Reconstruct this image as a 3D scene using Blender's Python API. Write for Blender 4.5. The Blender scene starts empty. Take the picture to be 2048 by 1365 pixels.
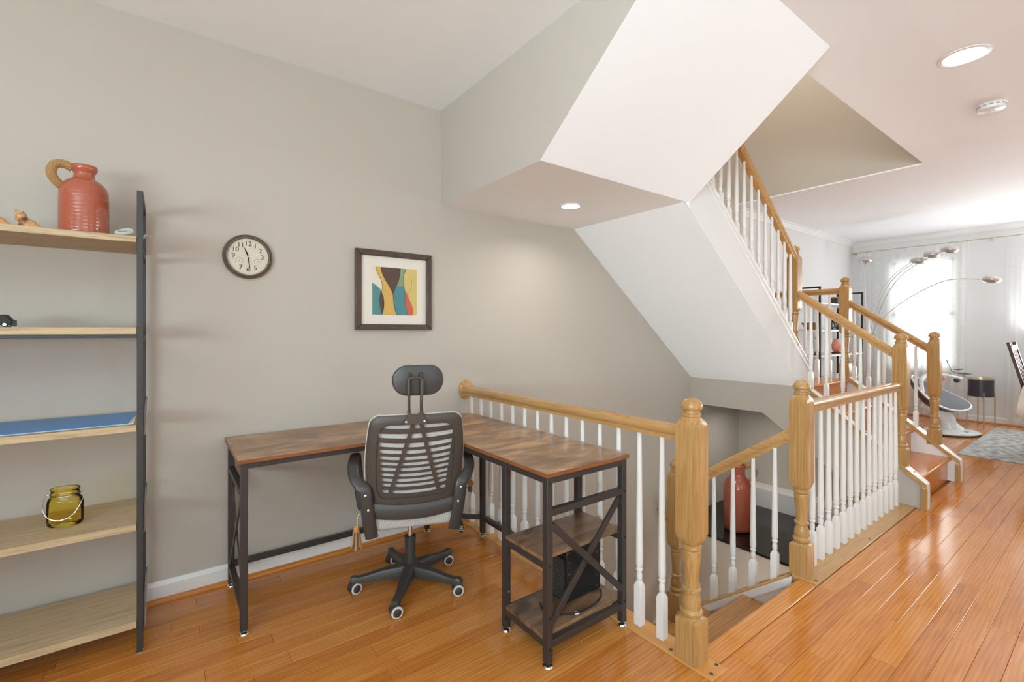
import bpy, bmesh, math, random
from mathutils import Vector, Matrix
random.seed(7)
R = math.radians
scene = bpy.context.scene
C = scene.collection

# ---------------------------------------------------------------- camera
cam = bpy.data.cameras.new('camera'); camo = bpy.data.objects.new('camera', cam); C.objects.link(camo)
cam.sensor_width = 36.0; cam.lens = 934.0 / 2048 * 36; cam.shift_y = -19.5 / 2048; cam.clip_start = 0.05
camo.location = (0, 0, 1.28); camo.rotation_euler = (R(90), 0, -math.asin(0.59672))
scene.camera = camo
# ---------------------------------------------------------------- world, light, exposure
scene.view_settings.view_transform = 'Standard'; scene.view_settings.look = 'None'
scene.view_settings.gamma = 1; scene.view_settings.use_curve_mapping = False
scene.view_settings.exposure = 0.0
w = bpy.data.worlds.new('world'); scene.world = w; w.use_nodes = True
w.node_tree.nodes['Background'].inputs[0].default_value = (0.95, 0.98, 1.0, 1)
w.node_tree.nodes['Background'].inputs[1].default_value = 1.6

def area(name, loc, rot, sx, sy, power, color=(1, 1, 1), spread=180):
    l = bpy.data.lights.new(name, 'AREA'); l.shape = 'RECTANGLE'; l.size = sx; l.size_y = sy
    l.energy = power; l.color = color; l.spread = R(spread)
    o = bpy.data.objects.new(name, l); C.objects.link(o); o.location = loc; o.rotation_euler = rot
    return o
# daylight entering through the windows of the room (three behind the photographer, two in the far wall)
DAY = (0.735, 0.915, 1.0)
area('daylight_rear_a', (0.9, -3.32, 1.45), (R(90 + 58), 0, 0), 2.2, 1.9, 48, DAY)
area('daylight_rear_b', (4.6, -3.32, 1.45), (R(90 + 58), 0, 0), 2.2, 1.9, 16, DAY)
area('daylight_side', (-3.07, -1.5, 1.45), (R(90 + 58), 0, R(-90)), 3.2, 1.9, 465, DAY)
area('daylight_far_a', (9.42, 1.97, 1.55), (R(90), 0, R(90)), 0.74, 1.65, 24, (0.97, 0.985, 1))
area('daylight_far_b', (9.30, 0.35, 1.55), (R(90 + 38), 0, R(90)), 0.98, 1.6, 105, (0.95, 0.98, 1))
area('fill_far_c', (9.30, -1.9, 1.55), (R(90 + 38), 0, R(90)), 1.3, 1.6, 105, (0.95, 0.98, 1))  # added unseen source brightening the far room, set in an added window
# light of the upper storey falling down the stairwell; below, an added lamp brightening the lower stairwell
area('light_upstairs', (4.0, 1.95, 5.02), (0, 0, 0), 1.6, 1.2, 44, (1, 0.95, 0.86))
area('fill_downstairs', (3.35, 1.5, -2.15), (R(180), 0, 0), 1.0, 0.6, 30, (1, 0.96, 0.88))
scene.cycles.max_bounces = 8; scene.cycles.diffuse_bounces = 5; scene.cycles.glossy_bounces = 3; scene.cycles.transmission_bounces = 6; scene.cycles.transparent_max_bounces = 10
scene.cycles.sample_clamp_indirect = 6.0

# ---------------------------------------------------------------- materials
def srgb(r, g, b):
    return tuple(((c / 255) / 12.92 if c / 255 <= 0.04045 else ((c / 255 + 0.055) / 1.055) ** 2.4) for c in (r, g, b)) + (1,)
def newmat(name):
    m = bpy.data.materials.new(name); m.use_nodes = True
    return m, m.node_tree.nodes, m.node_tree.links, m.node_tree.nodes['Principled BSDF']
def plain(name, col, rough=0.5, metal=0, spec=0.5, bump=0, bscale=200, coat=0):
    m, n, l, p = newmat(name)
    p.inputs['Base Color'].default_value = col; p.inputs['Roughness'].default_value = rough
    p.inputs['Metallic'].default_value = metal; p.inputs['Specular IOR Level'].default_value = spec
    p.inputs['Coat Weight'].default_value = coat
    tc = n.new('ShaderNodeTexCoord'); no = n.new('ShaderNodeTexNoise'); no.inputs['Scale'].default_value = bscale
    l.new(tc.outputs['Object'], no.inputs['Vector'])
    if bump:
        b = n.new('ShaderNodeBump'); b.inputs['Strength'].default_value = bump; b.inputs['Distance'].default_value = 0.002
        l.new(no.outputs['Fac'], b.inputs['Height']); l.new(b.outputs['Normal'], p.inputs['Normal'])
    else:
        mr = n.new('ShaderNodeMapRange'); mr.inputs['To Min'].default_value = max(0, rough - 0.04); mr.inputs['To Max'].default_value = min(1, rough + 0.04)
        l.new(no.outputs['Fac'], mr.inputs['Value']); l.new(mr.outputs['Result'], p.inputs['Roughness'])
    return m
def wood(name, cols, axis='X', scale=6.0, stretch=14.0, rough=0.35, rand=0.0, coat=0.0, dark=None, contrast=0.5, bump=0.0, spec=0.5, rings=0.0):
    """grain that runs along one world axis; rand adds a tone per object"""
    m, n, l, p = newmat(name)
    g = n.new('ShaderNodeNewGeometry'); oi = n.new('ShaderNodeObjectInfo')
    mp = n.new('ShaderNodeMapping')
    s = {'X': (1, stretch, stretch), 'Y': (stretch, 1, stretch), 'Z': (stretch, stretch, 1)}[axis]
    mp.inputs['Scale'].default_value = s
    off = n.new('ShaderNodeVectorMath'); off.operation = 'MULTIPLY_ADD'
    cmb = n.new('ShaderNodeCombineXYZ')
    for k in range(3): l.new(oi.outputs['Random'], cmb.inputs[k])
    off.inputs[1].default_value = (13.0, 29.0, 7.0)
    l.new(cmb.outputs[0], off.inputs[0]); l.new(g.outputs['Position'], off.inputs[2])
    l.new(off.outputs[0], mp.inputs['Vector'])
    no = n.new('ShaderNodeTexNoise'); no.inputs['Scale'].default_value = scale; no.inputs['Detail'].default_value = 5
    no.inputs['Roughness'].default_value = 0.62; no.inputs['Distortion'].default_value = 1.1
    l.new(mp.outputs[0], no.inputs['Vector'])
    add = n.new('ShaderNodeMath'); add.operation = 'MULTIPLY_ADD'; add.inputs[1].default_value = rand
    cen = n.new('ShaderNodeMath'); cen.operation = 'SUBTRACT'; cen.inputs[1].default_value = 0.5
    l.new(oi.outputs['Random'], cen.inputs[0]); l.new(cen.outputs[0], add.inputs[0])
    l.new(no.outputs['Fac'], add.inputs[2])
    cr = n.new('ShaderNodeValToRGB'); e = cr.color_ramp.elements
    lo, hi = 0.5 - contrast / 2, 0.5 + contrast / 2
    e[0].position = lo; e[0].color = cols[0]; e[1].position = hi; e[1].color = cols[-1]
    for i, c in enumerate(cols[1:-1]):
        q = e.new(lo + (hi - lo) * (i + 1) / (len(cols) - 1)); q.color = c
    l.new(add.outputs[0], cr.inputs['Fac'])
    if rings:   # flat-sawn growth rings
        m2 = n.new('ShaderNodeMapping'); m2.inputs['Scale'].default_value = {'X': (0.16, 1, 1), 'Y': (1, 0.16, 1), 'Z': (1, 1, 0.16)}[axis]
        l.new(off.outputs[0], m2.inputs['Vector'])
        wv = n.new('ShaderNodeTexWave'); wv.bands_direction = 'X' if axis == 'Y' else 'Y'; wv.wave_profile = 'SAW'
        wv.inputs['Scale'].default_value = 20; wv.inputs['Distortion'].default_value = 11; wv.inputs['Detail'].default_value = 2; wv.inputs['Detail Scale'].default_value = 0.30
        l.new(m2.outputs[0], wv.inputs['Vector'])
        mr = n.new('ShaderNodeMapRange'); mr.inputs['To Min'].default_value = 1.0; mr.inputs['To Max'].default_value = 1.0 - rings
        l.new(wv.outputs['Fac'], mr.inputs['Value'])
        mu = n.new('ShaderNodeMix'); mu.data_type = 'RGBA'; mu.blend_type = 'MULTIPLY'; mu.inputs[0].default_value = 1.0
        l.new(cr.outputs['Color'], mu.inputs[6]); l.new(mr.outputs['Result'], mu.inputs[7]); l.new(mu.outputs[2], p.inputs['Base Color'])
    else:
        l.new(cr.outputs['Color'], p.inputs['Base Color'])
    p.inputs['Roughness'].default_value = rough; p.inputs['Coat Weight'].default_value = coat; p.inputs['Coat Roughness'].default_value = 0.08
    p.inputs['Specular IOR Level'].default_value = spec
    if bump:
        b = n.new('ShaderNodeBump'); b.inputs['Strength'].default_value = bump; b.inputs['Distance'].default_value = 0.002
        l.new(no.outputs['Fac'], b.inputs['Height']); l.new(b.outputs['Normal'], p.inputs['Normal'])
    return m
M = {}
M['wall'] = plain('wall_paint', (0.505, 0.458, 0.398, 1), 0.75, spec=0.25, bscale=40)
M['wall_far'] = plain('wall_paint_pale', (0.75, 0.745, 0.735, 1), 0.75, spec=0.25, bscale=40)
M['white'] = plain('ceiling_paint', (0.885, 0.905, 0.925, 1), 0.8, spec=0.2, bscale=40)
M['trim'] = plain('trim_paint', (0.80, 0.79, 0.77, 1), 0.35, spec=0.45)
M['balu'] = plain('baluster_paint', (0.79, 0.77, 0.74, 1), 0.3, spec=0.5)
M['floor'] = wood('floor_oak', [srgb(184, 108, 46), srgb(212, 136, 62), srgb(226, 158, 86)], 'X', 3.0, 16, 0.13, 0.26, 0.0, contrast=0.66, bump=0.08, spec=0.55, rings=0.26)
M['floorY'] = wood('floor_oak_border', [srgb(190, 128, 62), srgb(212, 156, 88)], 'Y', 3.0, 16, 0.2, 0.2, contrast=0.6)
M['oakX'] = wood('oak_along_x', [srgb(158, 114, 66), srgb(188, 146, 92), srgb(204, 164, 112)], 'X', 4, 18, 0.2, 0.1, contrast=0.6)
M['oakY'] = wood('oak_along_y', [srgb(158, 114, 66), srgb(188, 146, 92), srgb(204, 164, 112)], 'Y', 4, 18, 0.2, 0.1, contrast=0.6)
M['oakZ'] = wood('oak_along_z', [srgb(156, 112, 62), srgb(184, 142, 86), srgb(200, 160, 106)], 'Z', 4, 18, 0.28, 0.1, contrast=0.6, rings=0.16)
M['shelf'] = wood('light_oak_laminate', [srgb(146, 122, 90), srgb(190, 166, 130), srgb(208, 186, 152)], 'X', 4, 20, 0.5, 0.1, contrast=0.55)
M['rustic'] = wood('rustic_brown_laminate', [srgb(70, 50, 38), srgb(118, 90, 66), srgb(150, 118, 88), srgb(190, 152, 112)], 'X', 3.4, 2.6, 0.3, 0.2, contrast=0.46, spec=0.5)
M['edgeband'] = wood('brown_edge_band', [srgb(112, 66, 36), srgb(158, 98, 56)], 'X', 6, 3, 0.4)
M['tread'] = wood('stair_oak', [srgb(168, 96, 40), srgb(196, 124, 62), srgb(208, 140, 78)], 'X', 3, 16, 0.2, 0.1, contrast=0.6)
M['tread_l'] = wood('lower_stair_oak', [srgb(150, 98, 44), srgb(186, 132, 70), srgb(202, 150, 88)], 'X', 3, 16, 0.25, 0.1, contrast=0.6, rings=0.3)
M['metal'] = plain('dark_powder_coat', srgb(66, 60, 57), 0.45, 0.3)
M['shelfmetal'] = plain('grey_powder_coat', srgb(62, 61, 60), 0.5, 0.2)
M['black'] = plain('black_plastic', srgb(62, 59, 56), 0.36)
M['blackb'] = plain('brown_black_plastic', srgb(72, 64, 57), 0.42)
M['blackm'] = plain('matte_black', srgb(24, 24, 25), 0.6)
M['chrome'] = plain('chrome', (0.8, 0.8, 0.8, 1), 0.12, 1)
M['screw'] = plain('steel_screw', (0.6, 0.6, 0.6, 1), 0.3, 1)
M['wheelring'] = plain('pale_rubber', srgb(205, 203, 198), 0.5)
M['cream'] = plain('cream_print', srgb(226, 216, 200), 0.7)
M['granite'] = plain('black_granite', srgb(26, 24, 24), 0.12, spec=0.6)
M['brass'] = plain('pale_brass', srgb(206, 192, 160), 0.3, 0.9)
M['glow'] = None
def emis(name, col, s):
    m, n, l, p = newmat(name)
    p.inputs['Base Color'].default_value = (0.9, 0.9, 0.9, 1)
    p.inputs['Emission Color'].default_value = col; p.inputs['Emission Strength'].default_value = s
    return m
M['glow'] = emis('lamp_lens', (1, 0.98, 0.94, 1), 6)
def fabric(name, c1, c2, scale, rough=0.9, kind='checker'):
    m, n, l, p = newmat(name)
    tc = n.new('ShaderNodeTexCoord'); t = n.new('ShaderNodeTexChecker'); t.inputs['Scale'].default_value = scale
    t.inputs['Color1'].default_value = c1; t.inputs['Color2'].default_value = c2
    mp = n.new('ShaderNodeMapping'); mp.inputs['Rotation'].default_value = (0.6, 0.7, 0.785)
    l.new(tc.outputs['Object'], mp.inputs[0]); l.new(mp.outputs[0], t.inputs['Vector']); l.new(t.outputs['Color'], p.inputs['Base Color'])
    p.inputs['Roughness'].default_value = rough; p.inputs['Specular IOR Level'].default_value = 0.2
    return m
M['mesh'] = fabric('grey_mesh_fabric', srgb(224, 216, 210), srgb(186, 178, 171), 330)
M['seat'] = fabric('grey_seat_fabric', srgb(200, 196, 192), srgb(156, 152, 149), 330)
M['cushion'] = fabric('cushion_weave', srgb(180, 150, 60), srgb(60, 110, 110), 60)
def jugmat():
    m, n, l, p = newmat('orange_glaze')
    tc = n.new('ShaderNodeTexCoord'); sp = n.new('ShaderNodeSeparateXYZ'); l.new(tc.outputs['Object'], sp.inputs[0])
    wv = n.new('ShaderNodeTexWave'); wv.bands_direction = 'Z'; wv.inputs['Scale'].default_value = 22; wv.inputs['Distortion'].default_value = 0.6
    l.new(tc.outputs['Object'], wv.inputs['Vector'])
    b = n.new('ShaderNodeBump'); b.inputs['Strength'].default_value = 0.06; b.inputs['Distance'].default_value = 0.004
    l.new(wv.outputs['Fac'], b.inputs['Height']); l.new(b.outputs['Normal'], p.inputs['Normal'])
    no = n.new('ShaderNodeTexNoise'); no.inputs['Scale'].default_value = 9; l.new(tc.outputs['Object'], no.inputs['Vector'])
    cr = n.new('ShaderNodeValToRGB'); cr.color_ramp.elements[0].color = srgb(166, 82, 58); cr.color_ramp.elements[1].color = srgb(178, 100, 77)
    l.new(no.outputs['Fac'], cr.inputs[0]); l.new(cr.outputs[0], p.inputs['Base Color'])
    p.inputs['Roughness'].default_value = 0.12; p.inputs['Specular IOR Level'].default_value = 0.6
    return m
M['jug'] = jugmat()
M['rope'] = plain('jute_rope', srgb(176, 140, 92), 0.9, bump=0.6, bscale=300)
M['greyrope'] = plain('white_cord', srgb(200, 198, 192), 0.9, bump=0.5, bscale=400)
M['terracotta'] = None
def blotch(name, cols, scale, rough=0.6):
    m, n, l, p = newmat(name)
    tc = n.new('ShaderNodeTexCoord'); no = n.new('ShaderNodeTexNoise'); no.inputs['Scale'].default_value = scale; no.inputs['Detail'].default_value = 5
    l.new(tc.outputs['Object'], no.inputs['Vector'])
    cr = n.new('ShaderNodeValToRGB'); e = cr.color_ramp.elements
    e[0].position = 0.35; e[0].color = cols[0]; e[1].position = 0.65; e[1].color = cols[-1]
    for i, c in enumerate(cols[1:-1]):
        q = e.new(0.35 + 0.3 * (i + 1) / (len(cols) - 1)); q.color = c
    l.new(no.outputs['Fac'], cr.inputs[0]); l.new(cr.outputs[0], p.inputs['Base Color']); p.inputs['Roughness'].default_value = rough
    return m
M['terracotta'] = blotch('painted_clay', [srgb(96, 66, 44), srgb(196, 140, 88), srgb(206, 158, 110)], 40, 0.35)
M['rug'] = blotch('distressed_rug', [srgb(140, 144, 142), srgb(178, 180, 176), srgb(208, 206, 200)], 16, 0.95)
M['blue'] = plain('blue_cover', srgb(52, 130, 198), 0.35)
M['paper'] = plain('paper_edge', srgb(225, 222, 215), 0.8)
def glass(name, col, rough=0.0, alpha=None):
    m, n, l, p = newmat(name)
    p.inputs['Base Color'].default_value = col; p.inputs['Roughness'].default_value = rough
    p.inputs['Transmission Weight'].default_value = 1.0; p.inputs['IOR'].default_value = 1.45
    return m
def thinglass(name, tint, refl=0.12):
    m, n, l, p = newmat(name)
    n.remove(p); out = n['Material Output']
    t = n.new('ShaderNodeBsdfTransparent'); t.inputs[0].default_value = tint
    g = n.new('ShaderNodeBsdfGlossy'); g.inputs['Roughness'].default_value = 0.05
    fr = n.new('ShaderNodeFresnel'); fr.inputs[0].default_value = 1.45
    mx = n.new('ShaderNodeMixShader'); l.new(fr.outputs[0], mx.inputs[0]); l.new(t.outputs[0], mx.inputs[1]); l.new(g.outputs[0], mx.inputs[2])
    l.new(mx.outputs[0], out.inputs[0])
    return m
M['amber'] = thinglass('amber_glass', (0.985, 0.86, 0.32, 1))
M['pane'] = thinglass('window_glass', (0.97, 0.98, 0.98, 1))
def sheer():
    m, n, l, p = newmat('sheer_voile')
    n.remove(p); out = n['Material Output']
    t = n.new('ShaderNodeBsdfTransparent'); d = n.new('ShaderNodeBsdfDiffuse'); d.inputs[0].default_value = (0.9, 0.9, 0.89, 1)
    tr = n.new('ShaderNodeBsdfTranslucent'); tr.inputs[0].default_value = (0.9, 0.9, 0.89, 1)
    a = n.new('ShaderNodeMixShader'); a.inputs[0].default_value = 0.5; l.new(d.outputs[0], a.inputs[1]); l.new(tr.outputs[0], a.inputs[2])
    tc = n.new('ShaderNodeTexCoord'); no = n.new('ShaderNodeTexNoise'); no.inputs['Scale'].default_value = 30; l.new(tc.outputs['Object'], no.inputs['Vector'])
    mr = n.new('ShaderNodeMapRange'); mr.inputs['To Min'].default_value = 0.66; mr.inputs['To Max'].default_value = 0.76; l.new(no.outputs['Fac'], mr.inputs[0])
    mx = n.new('ShaderNodeMixShader'); l.new(mr.outputs[0], mx.inputs[0]); l.new(t.outputs[0], mx.inputs[1]); l.new(a.outputs[0], mx.inputs[2])
    l.new(mx.outputs[0], out.inputs[0])
    return m
M['sheer'] = sheer()
M['cloth'] = plain('table_linen', srgb(216, 206, 192), 0.9, bump=0.3, bscale=300)
M['darkwood'] = wood('dark_walnut', [srgb(58, 34, 24), srgb(92, 56, 40)], 'Z', 5, 16, 0.4, 0.1)
M['greyfab'] = plain('grey_fabric', srgb(112, 114, 120), 0.9, bump=0.3, bscale=400)
M['gloss_white'] = plain('white_plastic', srgb(232, 232, 230), 0.25)
M['planter'] = plain('black_planter', srgb(52, 52, 55), 0.35)
M['salt'] = blotch('pink_salt', [srgb(214, 120, 92), srgb(230, 146, 118), srgb(238, 172, 146)], 12, 0.6)
M['basket'] = plain('wicker', srgb(150, 118, 84), 0.8, bump=0.6, bscale=200)
M['leaf'] = plain('plant_leaf', srgb(62, 72, 52), 0.5)
M['gold'] = plain('orange_thread', srgb(206, 142, 74), 0.9, bump=0.4, bscale=400)
M['bluethread'] = plain('blue_thread', srgb(78, 90, 110), 0.9, bump=0.4, bscale=400)
def stripes():
    m, n, l, p = newmat('striped_weave')
    tc = n.new('ShaderNodeTexCoord'); wv = n.new('ShaderNodeTexWave'); wv.bands_direction = 'Z'; wv.inputs['Scale'].default_value = 26; wv.inputs['Distortion'].default_value = 1.5
    l.new(tc.outputs['Object'], wv.inputs['Vector'])
    cr = n.new('ShaderNodeValToRGB'); e = cr.color_ramp.elements
    e[0].color = srgb(70, 130, 110); e[1].color = srgb(214, 182, 60); q = e.new(0.5); q.color = srgb(225, 225, 215)
    l.new(wv.outputs['Fac'], cr.inputs[0]); l.new(cr.outputs[0], p.inputs['Base Color']); p.inputs['Roughness'].default_value = 0.9
    return m
M['stripes'] = stripes()

# ---------------------------------------------------------------- mesh helpers
class MB:
    def __init__(s): s.v = []; s.f = []; s.mi = []; s.cur = 0
    def add(s, vs, fs):
        o = len(s.v); s.v += [tuple(p) for p in vs]; s.f += [tuple(i + o for i in q) for q in fs]; s.mi += [s.cur] * len(fs); return s
    def box(s, x0, x1, y0, y1, z0, z1):
        v = [(x0, y0, z0), (x1, y0, z0), (x1, y1, z0), (x0, y1, z0), (x0, y0, z1), (x1, y0, z1), (x1, y1, z1), (x0, y1, z1)]
        return s.add(v, [(0, 3, 2, 1), (4, 5, 6, 7), (0, 1, 5, 4), (1, 2, 6, 5), (2, 3, 7, 6), (3, 0, 4, 7)])
    def prism(s, poly, axis, a, b):
        """poly in the two remaining axes (order x,y,z with axis removed), extruded from a to b"""
        def pt(p, t):
            return {'X': (t, p[0], p[1]), 'Y': (p[0], t, p[1]), 'Z': (p[0], p[1], t)}[axis]
        n = len(poly); v = [pt(p, a) for p in poly] + [pt(p, b) for p in poly]
        f = [tuple(range(n))[::-1], tuple(range(n, 2 * n))] + [(i, (i + 1) % n, n + (i + 1) % n, n + i) for i in range(n)]
        return s.add(v, f)
    def loft(s, rings, cap=True, closed=False):
        n = len(rings[0]); v = [p for r in rings for p in r]; f = []
        m = len(rings)
        for i in range(m if closed else m - 1):
            j = (i + 1) % m
            for k in range(n): f.append((i * n + k, i * n + (k + 1) % n, j * n + (k + 1) % n, j * n + k))
        if cap and not closed: f += [tuple(range(n))[::-1], tuple(range((m - 1) * n, m * n))]
        return s.add(v, f)
    def lathe(s, prof, c=(0, 0, 0), seg=24, cap=True, sx=1, sy=1):
        """prof rows (r, z[, squareness])"""
        rings = []
        for q in prof:
            r, z = q[0], q[1]; sq = q[2] if len(q) > 2 else 0
            ring = []
            for k in range(seg):
                a = 2 * math.pi * k / seg + (math.pi / seg if seg % 8 else 0); ca, sa = math.cos(a), math.sin(a)
                m = 1 / max(abs(ca), abs(sa)); g = 1 + sq * (m - 1)
                ring.append((c[0] + r * g * ca * sx, c[1] + r * g * sa * sy, c[2] + z))
            rings.append(ring)
        return s.loft(rings, cap)
    def tube(s, path, r, seg=8, closed=False, up=(0, 0, 1), flat=None, cap=True):
        P = [Vector(p) for p in path]; rings = []; n = len(P); last = None
        for i, p in enumerate(P):
            if closed: t = P[(i + 1) % n] - P[i - 1]
            else: t = P[min(i + 1, n - 1)] - P[max(i - 1, 0)]
            t.normalize()
            u = Vector(up) if last is None else last
            sd = t.cross(u)
            if sd.length < 1e-4: sd = t.cross(Vector((1, 0, 0)) if abs(t.x) < 0.9 else Vector((0, 1, 0)))
            sd.normalize(); nn = sd.cross(t); nn.normalize()
            if not flat: last = nn
            rr = r[i] if isinstance(r, (list, tuple)) else r
            rx, ry = (rr, rr) if not flat else (rr * flat[0], rr * flat[1])
            rings.append([tuple(p + sd * (rx * math.cos(2 * math.pi * k / seg)) + nn * (ry * math.sin(2 * math.pi * k / seg))) for k in range(seg)])
        return s.loft(rings, cap, closed)
    def bar(s, p, q, w, h, up=(0, 0, 1)):
        """rectangular bar from p to q, w sideways, h along up"""
        p, q = Vector(p), Vector(q); t = (q - p).normalized(); sd = t.cross(Vector(up))
        if sd.length < 1e-4: sd = t.cross(Vector((0, 1, 0)))
        sd.normalize(); n = sd.cross(t)
        ring = lambda c: [tuple(c + sd * (w / 2 * a) + n * (h / 2 * b)) for a, b in ((-1, -1), (1, -1), (1, 1), (-1, 1))]
        return s.loft([ring(p), ring(q)])
    def rail(s, p, q, prof):
        """plumb-cut moulded section between p and q (points at the underside)"""
        p, q = Vector(p), Vector(q); d = q - p; hz = Vector((d.x, d.y, 0)); sd = Vector((hz.y, -hz.x, 0)).normalized()
        k = d.length / hz.length
        ring = lambda c: [tuple(c + sd * a + Vector((0, 0, b * k))) for a, b in prof]
        return s.loft([ring(p), ring(q)])
    def ell(s, c, rx, ry, rz, seg=16, rng=10, M3=None):
        rings = []
        for i in range(1, rng):
            th = math.pi * i / rng
            rings.append([(rx * math.sin(th) * math.cos(2 * math.pi * k / seg), ry * math.sin(th) * math.sin(2 * math.pi * k / seg), -rz * math.cos(th)) for k in range(seg)])
        n = seg; v = [p for r in rings for p in r] + [(0, 0, -rz), (0, 0, rz)]; f = []
        for i in range(len(rings) - 1):
            for k in range(n): f.append((i * n + k, i * n + (k + 1) % n, (i + 1) * n + (k + 1) % n, (i + 1) * n + k))
        b = len(v) - 2
        for k in range(n):
            f.append((b, (k + 1) % n, k)); f.append((b + 1, (len(rings) - 1) * n + k, (len(rings) - 1) * n + (k + 1) % n))
        if M3: v = [tuple(M3 @ Vector(p)) for p in v]
        return s.add([(p[0] + c[0], p[1] + c[1], p[2] + c[2]) for p in v], f)
    def rbox(s, c, hx, hy, hz, r=0.02, seg=5, axis='Z', crown=0.0):
        """rounded rectangle (corner radius r) extruded along an axis with softened rims"""
        def outline(hx, hy, r):
            o = []
            for cx, cy, a0 in ((hx - r, hy - r, 0), (-hx + r, hy - r, 90), (-hx + r, -hy + r, 180), (hx - r, -hy + r, 270)):
                for i in range(seg + 1):
                    a = R(a0 + 90 * i / seg); o.append((cx + r * math.cos(a), cy + r * math.sin(a)))
            return o
        e = min(hz * 0.9, 0.25 * r) if not crown else crown
        e = min(e, hz * 0.95, r * 0.95)
        rings = []
        for k in range(4):
            a = R(90 * k / 3); dz = hz - e + e * math.sin(a); dr = e * (1 - math.cos(a))
            rings.append((dz, dr))
        full = [(-z, d) for z, d in rings[::-1]] + rings
        out = []
        for z, d in full:
            pts = outline(hx - d, hy - d, max(r - d, 0.001)); row = []
            for a, b in pts:
                p = {'Z': (a, b, z), 'Y': (a, z, b), 'X': (z, a, b)}[axis]
                row.append((c[0] + p[0], c[1] + p[1], c[2] + p[2]))
            out.append(row)
        return s.loft(out)
    def sheet(s, grid):
        h, wd = len(grid), len(grid[0]); v = [p for r in grid for p in r]
        f = [(i * wd + j, i * wd + j + 1, (i + 1) * wd + j + 1, (i + 1) * wd + j) for i in range(h - 1) for j in range(wd - 1)]
        return s.add(v, f)
    def mesh(s, name, mats, smooth=True, angle=35):
        me = bpy.data.meshes.new(name); me.from_pydata(s.v, [], s.f)
        for m in (mats if isinstance(mats, list) else [mats]): me.materials.append(m)
        if isinstance(mats, list): me.polygons.foreach_set('material_index', s.mi)
        bm = bmesh.new(); bm.from_mesh(me); bmesh.ops.recalc_face_normals(bm, faces=bm.faces); bm.to_mesh(me); bm.free()
        if smooth:
            me.shade_smooth(); me.set_sharp_from_angle(angle=R(angle))
        me.update(); return me
    def build(s, name, mat, parent=None, local=False, bevel=0, smooth=True, angle=35):
        if parent is not None and not local:
            inv = mw(parent).inverted(); s.v = [tuple(inv @ Vector(p)) for p in s.v]
        o = bpy.data.objects.new(name, s.mesh(name, mat, smooth, angle)); C.objects.link(o)
        if parent is not None: o.parent = parent
        if bevel:
            b = o.modifiers.new('bevel', 'BEVEL'); b.width = bevel; b.segments = 2; b.limit_method = 'ANGLE'; b.angle_limit = R(40)
        return o
def mw(o):
    m = o.matrix_basis.copy()
    return m if o.parent is None else mw(o.parent) @ m
def tag(o, label, cat, group=None, kind=None):
    if label: o['label'] = label
    if cat: o['category'] = cat
    if group: o['group'] = group
    if kind: o['kind'] = kind
    return o
def thing(name, label, cat, loc=(0, 0, 0), rz=0, group=None):
    o = bpy.data.objects.new(name, None); C.objects.link(o); o.location = loc; o.rotation_euler = (0, 0, rz); o.empty_display_size = 0.1
    return tag(o, label, cat, group)
def struct(o, label=None):
    o['kind'] = 'structure'
    if label: o['label'] = label
    return o
def inst(me, name, parent, loc, rz=0, scale=None):
    o = bpy.data.objects.new(name, me); C.objects.link(o); o.parent = parent
    o.matrix_basis = mw(parent).inverted() @ Matrix.Translation(loc) @ Matrix.Rotation(rz, 4, 'Z') if parent else Matrix.Translation(loc)
    if scale: o.scale = scale
    return o
def cr_spline(pts, n=8, closed=False):
    P = [Vector(p) for p in pts]; out = []; m = len(P)
    for i in range(m if closed else m - 1):
        if closed: a, b, c, d = P[i - 1], P[i], P[(i + 1) % m], P[(i + 2) % m]
        else: a, b, c, d = P[max(i - 1, 0)], P[i], P[i + 1], P[min(i + 2, m - 1)]
        for k in range(n):
            t = k / n; out.append(0.5 * ((2 * b) + (c - a) * t + (2 * a - 5 * b + 4 * c - d) * t * t + (3 * b - a - 3 * c + d) * t ** 3))
    if not closed: out.append(P[-1])
    return out
def text_mesh(txt, size, mat, depth=0.0006):
    cu = bpy.data.curves.new('txt', 'FONT'); cu.body = txt; cu.size = size; cu.align_x = 'CENTER'; cu.align_y = 'CENTER'; cu.extrude = depth; cu.resolution_u = 3
    o = bpy.data.objects.new('txt', cu); C.objects.link(o)
    dg = bpy.context.evaluated_depsgraph_get(); me = bpy.data.meshes.new_from_object(o.evaluated_get(dg)); me.name = 'lettering'
    bpy.data.objects.remove(o); bpy.data.curves.remove(cu); me.materials.clear(); me.materials.append(mat)
    return me

# ================================================================ THE SETTING
YW, CE = 2.776, 2.747
struct(MB().box(-3.0, 5.40, YW, YW + 0.14, -2.2, 5.3).build('wall_back', M['wall'], smooth=False))
struct(MB().box(5.40, 9.34, 2.86, 3.0, -0.3, 2.9).box(5.34, 5.40, YW + 0.001, 3.0, -0.3, 2.9).build('wall_back_far_room', M['wall_far'], smooth=False))
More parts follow.
